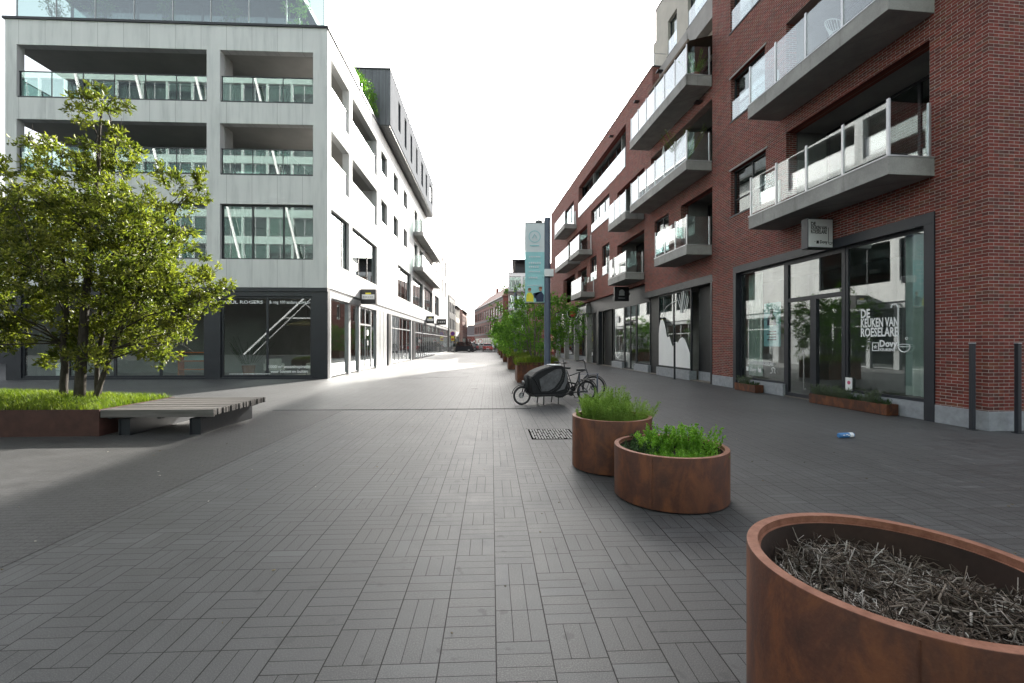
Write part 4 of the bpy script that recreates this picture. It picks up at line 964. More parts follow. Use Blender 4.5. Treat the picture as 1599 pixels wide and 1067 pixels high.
# window boxes
def window_box(u,L_,lab):
    p = empty('window_planter', rpos(u,0,.14), RZ, lab,'planter'); W_ = .30; H_ = .26
    m = MB()
    for a,b in (((-W_/2,-L_/2,.012),(W_/2,-L_/2+.012,H_)),((-W_/2,L_/2-.012,.012),(W_/2,L_/2,H_)),((-W_/2,-L_/2+.012,.012),(-W_/2+.012,L_/2-.012,H_)),((W_/2-.012,-L_/2+.012,.012),(W_/2,L_/2-.012,H_))): m.box(a,b)
    m.build('planter_box', M['corten'], p, bevel=.003); MB().box((-W_/2+.02,-L_/2+.02,.0),(W_/2-.02,L_/2-.02,H_-.05)).build('soil', M['soil'], p)
window_box(2.98,2.35,'long low rusted steel window planter beside the shop door'); window_box(7.1,1.15,'short rusted steel window planter under the poster window')
LV = herb('lav',61,45,.14,.24,.6); DV = herb('herbd',67,40,.15,.14,.8,False)
for i,(u,k,lab) in enumerate(((3.95,0,'grey lavender tuft nearest the door in the long window planter'),(3.55,0,'second grey lavender tuft from the door in the long window planter'),(3.15,0,'middle grey lavender tuft in the long window planter'),(2.75,1,'dark green tuft in the middle of the long window planter'),(2.4,0,'grey lavender tuft near the street corner end of the long window planter'),(2.05,1,'dark green tuft at the street corner end of the long window planter'),(7.35,0,'grey lavender tuft at the far end of the short window planter'),(6.85,1,'dark green tuft at the near end of the short window planter'))):
    src = (LV,DV)[k]; o = src if (i==0 or i==3) else copy_tree(src); place(o,*rpos(u,.20,.14),i*1.1,1.35 if k==0 else 1.2,lab,'plants in the window planters')

# ------------------------------------------------------------------ bollards, lamp posts, banner, can
def bollard(x,y,lab,first=[None]):
    if first[0] is None:
        o = empty('bollard'); MB().box((-.035,-.035,.01),(.035,.035,1.66)).build('post', M['anth2'], o, bevel=.006)
        MB().box((-.06,-.06,0),(.06,.06,.012)).build('base_plate', M['anth'], o); MB().box((-.038,-.038,1.66),(.038,.038,1.675)).build('cap', M['alu'], o); first[0]=o
    else: o = copy_tree(first[0])
    o.location=(x,y,0); tag(o,lab,'bollard','tall slim bollards by the brick building')
bollard(9.23,8.34,'tall slim dark post standing before the brick pier next to the shop'); bollard(9.74,8.0,'tall slim dark post past the brick corner'); bollard(*rpos(12.2,0,.35)[:2],'tall slim dark post in front of the white window film')
def lamp(x,y,lab,first=[None]):
    if first[0] is None:
        o = empty('lamp_post'); MB().lathe([(.115,0),(.115,6.1),(0,6.1)],24).build('pole', M['lamp'], o, smooth=True, auto=40)
        m = MB().tube([(-.1,0,5.98),(-.28,0,6.0),(-.42,0,5.99)],[.02,.03,.03]); m.build('lamp_arm', M['silver'], o)
        MB().lathe([(0,.05),(.10,.03),(.13,-.01),(.07,-.05),(0,-.06)],16,(-.30,0,5.98)).build('lamp_head', M['silver'], o, smooth=True)
        MB().box((-.12,-.20,4.0),(.20,.13,4.26)).build('control_box', M['whitefilm'], o, bevel=.01); MB().lathe([(.155,0),(.155,.02),(0,.02)],24).build('base_plate', M['anth'], o); first[0]=o
    else: o = copy_tree(first[0])
    o.location=(x,y,0); tag(o,lab,'lamp post','blue grey lamp posts along the tree row')
lamp(1.98,16.1,'near blue grey lamp post carrying an aqua banner'); lamp(1.92,36.5,'far blue grey lamp post rising above the street trees')
b = empty('banner',(1.18,16.05,3.10),0,'pale and aqua vertical advertising banner hung on the lamp post','banner')
cl = MB()
nz_=16
def strip(m,z0,z1,n):
    vs=[]
    for side in (0,.006):
        for i in range(n+1):
            z=z0+(z1-z0)*i/n; bow=.02*math.sin(z*1.3)
            vs += [(.0+.012*math.sin(z*2.1),bow+side,z),(.69,.01*math.sin(z*1.7)+side,z)]
    k=2*(n+1); fs=[]
    for i in range(n):
        a=2*i; fs += [(a,a+1,a+3,a+2),(k+a,k+a+2,k+a+3,k+a+1),(a,a+2,k+a+2,k+a),(a+1,k+a+1,k+a+3,a+3)]
    fs += [(0,k,k+1,1),(2*n,2*n+1,k+2*n+1,k+2*n)]
    m.add(vs,fs)
cl.mi=0; strip(cl,1.78,2.80,6); cl.mi=1; strip(cl,0,1.78,10); cl.build('cloth',[M['pale'],M['teal']],b)
F2 = lambda u,v,w_: (u,-.024+w_,v)
m = MB(); m.ring(.20,.012,28,6,(.34,-.03,2.32),'Y',.3); m.tube([(.26,-.03,2.26),(.34,-.03,2.40),(.42,-.03,2.26)],.014,5); m.box((.17,-.032,1.98),(.50,-.028,2.02)); m.build('printed_emblem', M['teal'], b)
for z,x0,x1,h_,n_ in ((1.58,.14,.56,.05,7),(1.36,.13,.58,.06,6),(1.22,.13,.50,.06,5),(1.06,.13,.55,.05,8),(.84,.13,.46,.06,5),(.58,.08,.60,.035,12)):
    m = MB()
    for q_ in range(n_):
        xa = x0+(x1-x0)*q_/n_; m.box((xa,-.032,z),(xa+(x1-x0)/n_*.72,-.027,z+h_*(1 if q_%3 else .8)))
    m.build('printed_text', M['pale'], b)
m = MB(); m.prism([(.04,.02),(.30,.02),(.30,.22),(.22,.34),(.10,.34),(.05,.25)],-.010,-.004,F2); m.build('printed_shirt', M['yellow'], b)
m = MB(); m.prism([(.40,.02),(.66,.02),(.67,.26),(.58,.38),(.48,.34),(.42,.24),(.34,.16),(.28,.3),(.32,.32),(.38,.22)],-.010,-.004,F2); m.build('printed_coat', M['navy'], b)
m = MB(); m.lathe([(0,-.004),(.055,-.004)],16,(.16,-.03,.42),'Y'); m.lathe([(0,-.004),(.05,-.004)],16,(.545,-.03,.44),'Y'); m.build('printed_face', M['skin'], b)
m = MB(); m.prism([(.10,.43),(.22,.43),(.21,.50),(.12,.50)],-.014,-.008,F2); m.prism([(.47,.49),(.60,.47),(.61,.54),(.52,.55)],-.014,-.008,F2); m.build('printed_hair', M['brown'], b)
for z in (2.82,-.03): MB().tube([(-.02,.003,z),(.72,.003,z)],.018).build('banner_bar', M['anth'], b)
c = empty('drink_can',(6.24,7.75,.045),R(8),'blue cylindrical can with a pale end lying on the paving','can')
MB().lathe([(0,-.15),(.036,-.15),(.045,-.135),(.045,.135),(.036,.15),(0,.15)],24,(0,0,0),'X').build('can_body', M['bluecan'], c, smooth=True, auto=40)
MB().lathe([(.0455,.05),(.0458,.11),(.0455,.125)],24,(0,0,0),'X').build('label_band', M['whitefilm'], c, smooth=True); MB().lathe([(.036,.151),(.03,.147),(0,.147)],24,(0,0,0),'X').build('can_lid', M['chrome'], c)
m = MB()
for x,z in ((-.1,.01),(-.04,.02),(.0,.005)): m.box((x,-.047,z-.006),(x+.035,-.0445,z+.008))
m.build('printed_mark', M['whitefilm'], c)
rg = np.random.default_rng(77); m = MB()
for k in range(150):
    x,y = rg.uniform(-6,8),2.5+9.5*rg.random(); s_ = .004+.008*rg.random()
    if (x>.8 and x<2.7 and y<6.8): continue
    Rm = Matrix.Rotation(rg.random()*6.28,3,'Z'); m.obox((x,y,.008),(s_*2,s_,.004),Rm)
tag(m.build('leaf_litter', m_isle('litter_bit',[(0,(.05,.04,.025)),(.6,(.20,.16,.09)),(1,(.5,.48,.44))])),'scattered tiny dry leaf and paper bits on the paving','litter',kind='stuff')
# ------------------------------------------------------------------ cycles
def wheel(parent, x, r, tw=.022, spokes=16, y=0):
    t = MB().ring(r-tw,tw,44,8,(x,y,r),'Y'); o = t.build('wheel', M['rubber'], parent, smooth=True)
    MB().ring(r-2.2*tw,.011,44,6,(x,y,r),'Y').build('rim', M['anth'], o, smooth=True)
    m = MB(); m.lathe([(0,-.045),(.022,-.045),(.022,.045),(0,.045)],12,(x,y,r),'Y')
    for k in range(spokes):
        a = 2*math.pi*k/spokes; m.tube([(x+.02*math.cos(a),y+.03*(-1)**k,r+.02*math.sin(a)),(x+(r-2.2*tw)*math.cos(a),y,r+(r-2.2*tw)*math.sin(a))],.0016,4,False)
    m.build('spokes', M['silver'], o); MB().lathe([(.03,.05),(.08,.05),(.08,.053),(.03,.053)],20,(x,y,r),'Y').build('brake_disc', M['chrome'], o)
    return o
def arc(cx,cz,r,a0,a1,n,y=0): return [(cx+r*math.cos(a0+(a1-a0)*i/n),y,cz+r*math.sin(a0+(a1-a0)*i/n)) for i in range(n+1)]
cb = empty('cargo_bike',(.82,12.2,0),math.atan2(.55,1.86),'black two wheeled cargo bike with a grey fabric rain tent over its front box','cargo bike')
wheel(cb,0,.255); wheel(cb,1.94,.30)
m = MB()
for y in (-.07,.07): m.tube([(0,y,.255),(.10,y,.58)],.014)
m.tube([(.10,-.08,.58),(.10,.08,.58)],.016).tube([(.08,0,.5),(.15,0,.80)],.026)
m.tube([(.13,0,.72),(.16,0,.38),(.28,0,.24),(1.15,0,.22),(1.45,0,.27)],.028).tube([(1.45,0,.27),(1.66,0,.60),(1.72,0,.84)],.022).tube([(1.10,0,.30),(1.25,0,.62),(1.30,0,.80)],.022).tube([(1.25,0,.60),(1.62,0,.52)],.022)
for y in (-.07,.07): m.tube([(1.45,y*.6,.28),(1.94,y,.30)],.013).tube([(1.66,y*.4,.60),(1.94,y,.30)],.011)
m.build('frame', M['black'], cb, smooth=True)
m = MB(); m.tube(arc(0,.255,.29,R(40),R(170),12),.012,6); m.build('front_mudguard', M['black'], cb); m = MB(); m.tube(arc(1.94,.30,.335,R(-10),R(165),14),.014,6); m.build('rear_mudguard', M['black'], cb)
FB = lambda u,v,w_: (u,w_,v)
def shell(poly, hw, top=.86):
    """closed tent: profile in x,z, narrowing a little towards the top"""
    m = MB(); n = len(poly); zs=[p[1] for p in poly]; z0,z1=min(zs),max(zs)
    k = lambda z: hw*(1-(1-top)*((z-z0)/(z1-z0)))
    vs=[(u,-k(v),v) for u,v in poly]+[(u,k(v),v) for u,v in poly]
    m.add(vs,[tuple(range(n)),tuple(range(2*n-1,n-1,-1))]+[(i,n+i,n+(i+1)%n,(i+1)%n) for i in range(n)]); return m
prof = [(.20,.30),(.16,.45),(.14,.72),(.17,.78),(.30,.89),(.48,.97),(.66,1.02),(.82,1.06),(1.02,1.055),(1.12,1.02),(1.18,.92),(1.225,.75),(1.225,.45),(1.18,.30)]
shell(prof,.31).build('rain_tent', M['cover'], cb, bevel=.02)
shell([(.28,.235),(.20,.299),(1.20,.299),(1.14,.235)],.29,1).build('cargo_box', M['black'], cb, bevel=.01)
for s_ in (-1,1):
    o = MB().add([(u,s_*(.31*(1-.14*((v-.3)/.76))+.006),v) for u,v in ((.38,.70),(.62,.84),(.88,.96),(1.02,.97),(1.05,.86),(.98,.66),(.80,.46),(.62,.38),(.44,.38))],[tuple(range(9))]).build('foil_window', M['foil'], cb)
    sd=o.modifiers.new('thickness','SOLIDIFY'); sd.thickness=.006
    kx=lambda v: s_*(.31*(1-.14*((v-.3)/.76))+.009)
    MB().tube([(u,kx(v),v) for u,v in ((1.09,1.0),(1.11,.86),(1.04,.64),(.92,.48),(.70,.36))],.012,6).build('tent_seam', M['black'], cb)
    MB().tube([(u,kx(v),v) for u,v in ((.18,.76),(.34,.88),(.55,.955),(.82,1.02))],.014,6).tube([(u,kx(v),v) for u,v in ((.22,.74),(.33,.55),(.42,.36))],.016,6).build('tent_edge', M['black'], cb)
    o = MB().add([(u,kx(v)-s_*.002,v) for u,v in ((1.13,.96),(1.19,.86),(1.20,.62),(1.10,.42),(.86,.36),(.98,.44),(1.10,.62),(1.15,.84))],[tuple(range(8))]).build('reflective_panel', plain('silver_grey_fabric',(.085,.088,.095),.45), cb)
    sd=o.modifiers.new('thickness','SOLIDIFY'); sd.thickness=.005
MB().box((.80,-.20,1.058),(1.06,.20,1.078)).build('tent_top_panel', M['whitefilm'], cb, bevel=.008)
m = MB(); m.tube([(1.30,0,.78),(1.24,0,1.08)],.017).tube([(1.10,-.30,1.13),(1.2,-.24,1.12),(1.25,-.1,1.09),(1.25,.1,1.09),(1.2,.24,1.12),(1.10,.30,1.13)],.012).tube([(1.08,-.31,1.13),(1.2,-.245,1.125)],.018).tube([(1.08,.31,1.13),(1.2,.245,1.125)],.018).tube([(1.16,.2,1.1),(1.05,.28,1.08)],.006).tube([(1.20,-.1,1.1),(1.16,-.1,1.2)],.012); m.build('handlebar', M['black'], cb, smooth=True)
m = MB(); m.add([(1.60,0,.93),(1.86,-.09,.94),(1.90,0,.95),(1.86,.09,.94),(1.62,0,.87),(1.84,-.07,.88),(1.88,0,.88),(1.84,.07,.88)],[(0,1,2),(0,2,3),(4,6,5),(4,7,6),(0,4,5,1),(1,5,6,2),(2,6,7,3),(3,7,4,0)]); m.build('saddle', M['black'], cb, bevel=.015)
m = MB().lathe([(0,-.03),(.08,-.03),(.08,.03),(0,.03)],20,(1.45,0,.27),'Y'); m.tube([(1.45,-.07,.27),(1.56,-.07,.15)],.01).tube([(1.45,.07,.27),(1.34,.07,.39)],.01).box((1.50,-.14,.135),(1.61,-.07,.155)).box((1.29,.07,.38),(1.40,.14,.40)); m.build('crankset', M['black'], cb)
m = MB(); 
for x in (.55,.98): 
    for y in (-.2,.2): m.tube([(x,y,.25),(x-.02,y*1.15,.01)],.016)
m.build('kickstand', M['black'], cb); MB().box((.0,-.03,.60),(.06,.03,.65)).build('headlamp', M['silver'], cb, bevel=.01)
MB().box((1.80,-.10,.62),(2.16,.10,.645)).tube([(2.1,.08,.62),(1.98,.08,.33)],.008).tube([(2.1,-.08,.62),(1.98,-.08,.33)],.008).build('rear_rack', M['black'], cb)
bk = empty('bicycle',(3.02,13.35,0),math.atan2(.42,-.96),'dark upright bicycle parked behind the cargo bike against the rack','bicycle')
wheel(bk,0,.345,.02,20); wheel(bk,1.06,.345,.02,20); m = MB()
for y in (-.05,.05): m.tube([(0,y,.345),(.16,y,.70)],.011).tube([(.62,y*.6,.29),(1.06,y,.345)],.009).tube([(.80,y*.3,.74),(1.06,y,.345)],.008)
m.tube([(.15,0,.66),(.24,0,.92)],.019).tube([(.23,0,.86),(.76,0,.66)],.016).tube([(.18,0,.72),(.62,0,.29)],.018).tube([(.62,0,.29),(.82,0,.86)],.016); m.build('frame', M['anth2'], bk, smooth=True)
m = MB(); m.tube([(.24,0,.9),(.27,0,1.10)],.014).tube([(.45,-.28,1.14),(.30,-.2,1.15),(.26,0,1.10),(.30,.2,1.15),(.45,.28,1.14)],.012).tube([(.46,-.285,1.14),(.34,-.23,1.15)],.017).tube([(.46,.285,1.14),(.34,.23,1.15)],.017); m.build('handlebar', M['black'], bk, smooth=True)
m = MB(); m.add([(.68,0,.93),(.94,-.09,.945),(.97,0,.95),(.94,.09,.945),(.70,0,.87),(.92,-.07,.88),(.95,0,.88),(.92,.07,.88)],[(0,1,2),(0,2,3),(4,6,5),(4,7,6),(0,4,5,1),(1,5,6,2),(2,6,7,3),(3,7,4,0)]); m.build('saddle', M['black'], bk, bevel=.012)
m = MB(); m.tube(arc(0,.345,.37,R(20),R(190),14),.011,6); m.build('mudguard', M['black'], bk); m = MB(); m.tube(arc(1.06,.345,.37,R(-20),R(150),14),.011,6); m.build('mudguard', M['black'], bk)
m = MB().lathe([(0,-.02),(.085,-.02),(.085,.02),(0,.02)],20,(.62,0,.29),'Y'); m.tube([(.62,-.06,.29),(.70,-.06,.14)],.009).tube([(.62,.06,.29),(.54,.06,.44)],.009).box((.65,-.13,.13),(.75,-.06,.15)); m.build('crankset', M['black'], bk)
MB().tube([(1.0,.12,.345),(.9,.18,.02)],.009).build('kickstand', M['black'], bk)
rk = empty('bike_rack',(2.78,12.95,0),.35,'plain grey steel hoop bike rack next to the cargo bike','bike rack')
MB().bar((-.30,0,0),(-.30,0,.78),.06,.012).bar((.30,0,0),(.30,0,.78),.06,.012).box((-.33,-.03,.77),(.33,.03,.785)).build('hoop', M['lamp'], rk)
MB().box((-.36,-.07,0),(-.24,.07,.008)).box((.24,-.07,0),(.36,.07,.008)).build('base_plate', M['anth'], rk)

# ------------------------------------------------------------------ balcony and terrace furniture, indoor display
def onright(u,v,off): return rpos(u,v,off)
ch = empty('wire_chair', onright(3.0,9.06,.45), 1.0,'white wire bucket chair behind the glass of the upper brick balcony','chair')
m = MB()
for k in range(14):
    a = math.pi*(k/13); m.tube([(.2*math.cos(a),.2*math.sin(a)-.05,.44),(.29*math.cos(a),.29*math.sin(a)-.02,.62+.2*math.sin(a)),],.007,5)
m.tube([(.29*math.cos(math.pi*k/12),.29*math.sin(math.pi*k/12)-.02,.62+.2*math.sin(math.pi*k/12)) for k in range(13)],.011,6); m.build('shell', M['whitefilm'], ch)
MB().lathe([(0,.42),(.21,.44),(.21,.46),(0,.45)],20,(0,-.03,0)).build('seat', M['whitefilm'], ch)
for x,y in ((-.2,-.2),(.2,-.2),(-.2,.18),(.2,.18)): MB().tube([(x*.6,y*.6,.43),(x,y,0)],.009).build('leg', M['whitefilm'], ch)
def pot_plant(name, loc, lab, h, kind, seed, pot='terracotta', r=.18, narrow=False, cat='plant'):
    o = herb(kind,seed,34,r*1.3,h,.8,narrow); o.name = name
    for c_ in o.children: c_.location.z += .3*r/.18
    MB().lathe([(r*.72,0),(r,.32*r/.18),(r*.93,.32*r/.18),(r*.9,.28*r/.18),(0,.28*r/.18)],24).build('pot', M[pot], o, smooth=True, auto=40)
    o.location = loc; return tag(o,lab,cat)
pot_plant('potted_plant',onright(10.2,12.40,.45),'green potted plant on the top balcony under the awning',.8,'herb2',81)
pot_plant('potted_plant',onright(10.9,8.96,.55),'tall dry yellow potted plant on the second floor brick balcony',1.5,'grass',83,'greybox',.24,True)
pu = empty('folded_parasol', onright(12.9,8.96,.55),0,'closed pale garden parasol on the second floor brick balcony','parasol')
MB().tube([(0,0,0),(0,0,1.9)],.02).build('pole', M['alu'], pu); MB().lathe([(.02,1.95),(.10,1.45),(.13,1.05),(.05,1.0)],12).build('canopy', M['curtainw'], pu, smooth=True); MB().lathe([(.22,0),(.22,.06),(0,.07)],20).build('base', M['conc'], pu)
k_ = 0
for i,(x,y,r,h) in enumerate(((-12.6,22.3,.35,1.2),(-15.5,22.3,.4,1.3),(-18.2,22.3,.35,1.1),(-9.4,22.3,.5,1.3),(-20.4,22.3,.35,1.2))):
    lab = ('small leafy shrub in a grey tub near the middle of the roof terrace','dense leafy shrub in a grey tub left of the terrace middle','leafy shrub in a grey tub on the left part of the roof terrace','broad leafy shrub in a grey tub at the street corner of the roof terrace','leafy shrub in a grey tub at the far left end of the roof terrace')[i]
    o = empty('terrace_shrub',(x,y,16.21),0,lab,'shrub','shrubs on the roof terrace'); rgs = np.random.default_rng(90+i)
    MB().box((-r*1.6,-.25,0),(r*1.6,.25,.55)).build('tub', M['greybox'], o, bevel=.01)
    lob = [(rgs.normal()*r*.7,rgs.normal()*.15,.6+h*rgs.random(),.32) for _ in range(7)]; C,D = twigcloud(rgs,lob,120,8,.05,.1,.02); n=len(C)
    MB().leaves(C,D,rgs.uniform(.06,.12,n),rgs.uniform(.015,.025,n),rgs).build('foliage', M['leaf2'], o)
    m = MB()
    for q in lob: limb(m,(q[0]*.3,q[1]*.3,.5),q[:3],.014,.005,rgs,4,.03)
    m.build('stem', M['bark2'], o)
for i,y in enumerate((25.2,27.0,28.6,30.0)):
    o = empty('roof_grass_tuft',(-8.05,y,16.15),0,('wispy grass tuft nearest the corner on the white parapet','wispy grass tuft, second on the white parapet','leafy tuft, third on the white parapet','full green tuft beside the zinc penthouse')[i],'plant','plants along the white parapet'); rgs=np.random.default_rng(120+i)
    lob=[(rgs.normal()*.15,rgs.normal()*.5,.3+ (.7+.45*i)*rgs.random(),.28+.05*i) for _ in range(6+3*i)]; C,D=twigcloud(rgs,lob,110,8,.06,.1,.02); D[:,2]+=.3; n=len(C)
    MB().leaves(C,D,rgs.uniform(.08,.16,n),rgs.uniform(.010,.018,n),rgs).build('foliage', M['herb2'], o)
    m=MB()
    for q in lob: limb(m,(q[0]*.3,q[1]*.5,0),q[:3],.012,.004,rgs,4,.03)
    m.build('stem', M['bark2'], o)
# behind the corner shop windows
pot_plant('potted_palm',(-11.75,22.6,.03),'spiky dark green palm in a pot behind the corner shop window',1.5,'herbd',101,'terracotta',.30,True)
lp = empty('pendant_lamp',(-9.1,23.0,2.55),0,'wide rattan pendant lamp hanging behind the corner shop window','lamp')
MB().lathe([(.03,.28),(.25,.22),(1.0,0),(1.0,-.02),(.25,.20)],36).build('lamp_shade', M['rattan'], lp, smooth=True); MB().tube([(0,0,.28),(0,0,1.28)],.01).build('cord', M['black'], lp)
def armchair(x,y,rz,lab):
    a = empty('armchair',(x,y,.03),rz,lab,'armchair','armchairs in the corner shop')
    MB().box((-.36,-.36,.30),(.36,.36,.46)).build('seat', M['cushion'], a, bevel=.05); MB().box((-.36,.26,.42),(.36,.40,.85)).build('backrest', M['cushion'], a, bevel=.05)
    for s_ in (-1,1): MB().box((s_*.40-.04,-.36,.30),(s_*.40+.04,.38,.62)).build('armrest', M['cushion'], a, bevel=.03)
    for sx in (-1,1):
        for sy in (-1,1): MB().tube([(sx*.36,sy*.34,.32),(sx*.38,sy*.36,0)],.016).build('leg', M['black'], a)
armchair(-10.6,22.7,.5,'pale armchair behind the left corner shop window'); armchair(-8.7,23.2,-.6,'pale armchair under the rattan pendant lamp')
cbx = empty('display_cabinet',(-19.6,21.95,.03),0,'small white cabinet inside the shop left of the tree','cabinet'); MB().box((-.28,-.25,.0),(.28,.25,.72)).build('carcass', M['greenw'], cbx, bevel=.006); MB().box((-.26,-.268,.38),(.26,-.252,.70)).build('drawer', M['white'], cbx, bevel=.004); MB().box((-.26,-.268,.03),(.26,-.252,.36)).build('drawer', M['white'], cbx, bevel=.004)
sh = empty('display_shelf',(-13.9,22.3,.03),0,'low orange framed shelf with blue panels inside the shop right of the tree','shelf')
m=MB()
for z in (.35,.75,1.15): m.box((-.85,-.2,z),(.85,.2,z+.04))
m.build('shelf_board', M['orange'], sh)
for x in (-.83,.83): MB().box((x-.02,-.2,0),(x+.02,.2,1.25)).build('side_panel', M['orange'], sh)
MB().box((-.8,.15,.80),(.8,.17,1.14)).build('back_panel', M['teal'], sh)

# ------------------------------------------------------------------ far end of the street
def far_building(name, loc, rz, lab, W_, D_, H_, mat, rows_, cols, wmat='glass', roof=None, rh=0, ww=.6, wh=.55, ground=3.6, cat='building', shop=True, trim=None, blinds=0):
    b = empty(name,loc,rz,lab,cat); n = len(rows_); 
    FF = lambda u,v,w_: (u,w_,v); ops=[]
    cwid = W_/cols
    for z0,z1 in rows_:
        for i in range(cols): ops.append(((i+.5-ww/2)*cwid,(i+.5+ww/2)*cwid,z0,z1))
    m = MB(); m.wall(FF,0,W_,0,H_,ops+([(.4,W_-.4,.3,ground-.6)] if shop else []),.3); FE = lambda u,v,w_: (W_-w_,u,v)
    eops=[]
    for z0,z1 in rows_:
        for i in range(max(1,int(D_/3.2))): eops.append((1+3.2*i,2.3+3.2*i,z0,z1))
    m.wall(lambda u,v,w_:(w_,u,v),.3,D_,0,H_,eops,.3); m.wall(FE,.3,D_,0,H_,eops,.3); m.build('wall', M[mat], b)
    MB().box((.5,.9,.02),(W_-.5,D_,H_-.1)).build('inner_wall', M['interd'], b)
    for o in ops: window(b,FF,o[0],o[1],o[2],o[3],.12,fw=.08,mat='white' if trim is None else trim,glass=wmat,mull=((o[0]+o[1])/2,))
    rb_ = random.Random(5)
    for o in ops:
        if rb_.random() < blinds: MB().box((o[0]+.05,.26,o[2]+(o[3]-o[2])*rb_.choice((0,0,.3,.55))),(o[1]-.05,.29,o[3]),).build('blind', M[rb_.choice(('curtainw','greenw','curtain'))], b)
    if shop: window(b,FF,.4,W_-.4,.3,ground-.6,.12,mull=spread(.4,W_-.4,cols+1)[1:-1],fw=.1,glass=wmat)
    for o in eops:
        window(b,lambda u,v,w_:(w_,u,v),*o,.12,fw=.08,mat='white' if trim is None else trim,glass=wmat); window(b,FE,*o,.12,fw=.08,mat='white' if trim is None else trim,glass=wmat)
    if roof:
        m = MB(); m.add([(-.3,-.4,H_),(W_+.3,-.4,H_),(W_+.3,D_+.4,H_),(-.3,D_+.4,H_),(1.5,D_/2,H_+rh),(W_-1.5,D_/2,H_+rh)],[(0,1,5,4),(1,2,5),(2,3,4,5),(3,0,4),(0,3,2,1)]); r_=m.build('roof', M[roof], b)
        MB().box((W_*.3,D_*.45,H_+rh*.6),(W_*.3+.9,D_*.45+.7,H_+rh+1.1)).build('chimney', M['brick_far'], r_); MB().box((-.35,-.46,H_-.18),(W_+.35,-.30,H_-.002)).build('gutter', M['white'], b)
    else: MB().box((-.08,-.08,H_),(W_+.08,D_+.08,H_+.12)).build('parapet_coping', M['anth'], b)
    return b
# brick block closing the view, seen at an angle
far_building('brick_block',(-5.6,150,0),-math.atan2(46,8.2),'brown brick three storey block with a red roof closing the street view',47,10,12.2,'brick_far',((4.3,6.6),(8.2,10.6)),13,roof='redtile',rh=4.5,ww=.68,trim='anth')
far_building('row_house',(-7.5,96,0),math.pi/2-.02,'narrow pale rendered row house past the white building',9,9,9.4,'beige',((4.0,6.0),(7.0,8.6)),3,roof='tile',rh=1.6)
far_building('row_house',(-7.75,84,0),math.pi/2-.02,'dark brick row house next to the white building',12,9,10.3,'darkrev',((4.2,6.2),(7.4,9.2)),4)
far_building('row_house',(-7.1,112,0),math.pi/2-.02,'brown brick row house beyond the pale one',15,9,9.6,'brick_far',((3.9,5.8),(6.8,8.4)),5,roof='tile',rh=1.4)
far_building('row_house',(-10.5,172,0),0,'dark roofed low house at the very end of the street',14,10,4.2,'brick_far',((1.4,3.0),),4,roof='tile',rh=4.2,shop=False)
pb = far_building('glass_apartment_block',(2.9,78,0),-.06,'pale glazed apartment block with stepped terraces rising beyond the trees',4.6,16,13.6,'white',((4.2,6.6),(7.5,9.9),(10.6,13.0)),2,ww=.86,trim='silver')
MB().box((-.5,-1.6,10.1),(5.0,-.004,10.35)).build('balcony', M['conc'], pb); MB().box((-.5,-1.6,6.95),(5.0,-.004,7.2)).build('balcony', M['conc'], pb); MB().box((1.2,1.5,13.74),(4.6,15,15.6)).build('roof_house', M['anth'], pb); MB().box((.6,-.8,15.6),(5.2,15.5,15.8)).build('roof_edge', M['anth'], pb)
far_building('apartment_building',(7.0,62,0),math.atan(.06),'second brick apartment block along the right pavement behind the trees',7,60,12.4,'brick',((5,7.2),(8.5,10.7)),3)
far_building('apartment_building',(-52,38,0),0,'dark apartment building far left behind the white one',28,12,13.0,'anth2',((2,4),(5.4,7.4),(8.8,10.8)),8,shop=False)
# mirrored neighbour across the square, behind the camera
ob = far_building('glass_office_block',(9,-20,0),math.pi,'pale green glass office block across the square',72,10,38,'greenw',((8.8,11.4),(12.4,15.0),(16,18.6),(19.6,22.2),(23.2,25.8),(26.8,29.4),(30.4,33),(34,36.6)),22,ww=.93,trim='silver',blinds=.6)
for i in range(9): MB().bar((3+7.7*i,-.5,8.3),(10+7.7*i,-.5,38),.24,.24).build('slanted_fin', M['white'], ob)
MB().box((-.1,-.40,0),(72.1,-.32,8.2)).build('dark_base', M['pit'], ob)
MB().bar((41.5,-1.5,.1),(33,-1.5,8.2),.2,.2).bar((40.2,-1.8,.1),(32,-1.8,8.2),.08,.08).bar((36.5,-1.5,4.9),(27,-1.5,4.9),.12,.12).bar((34,-1.5,7.2),(31.5,-1.5,4.9),.06,.06).bar((31.5,-1.5,4.9),(30,-1.5,7.2),.06,.06).build('steel_truss', M['silver'], ob)
for z_ in (3.7,7.35,11.5): MB().box((-.05,-.12,z_),(47.05,-.004,z_+.45)).build('string_course', M['conc'], bpy.data.objects['brick_block'])
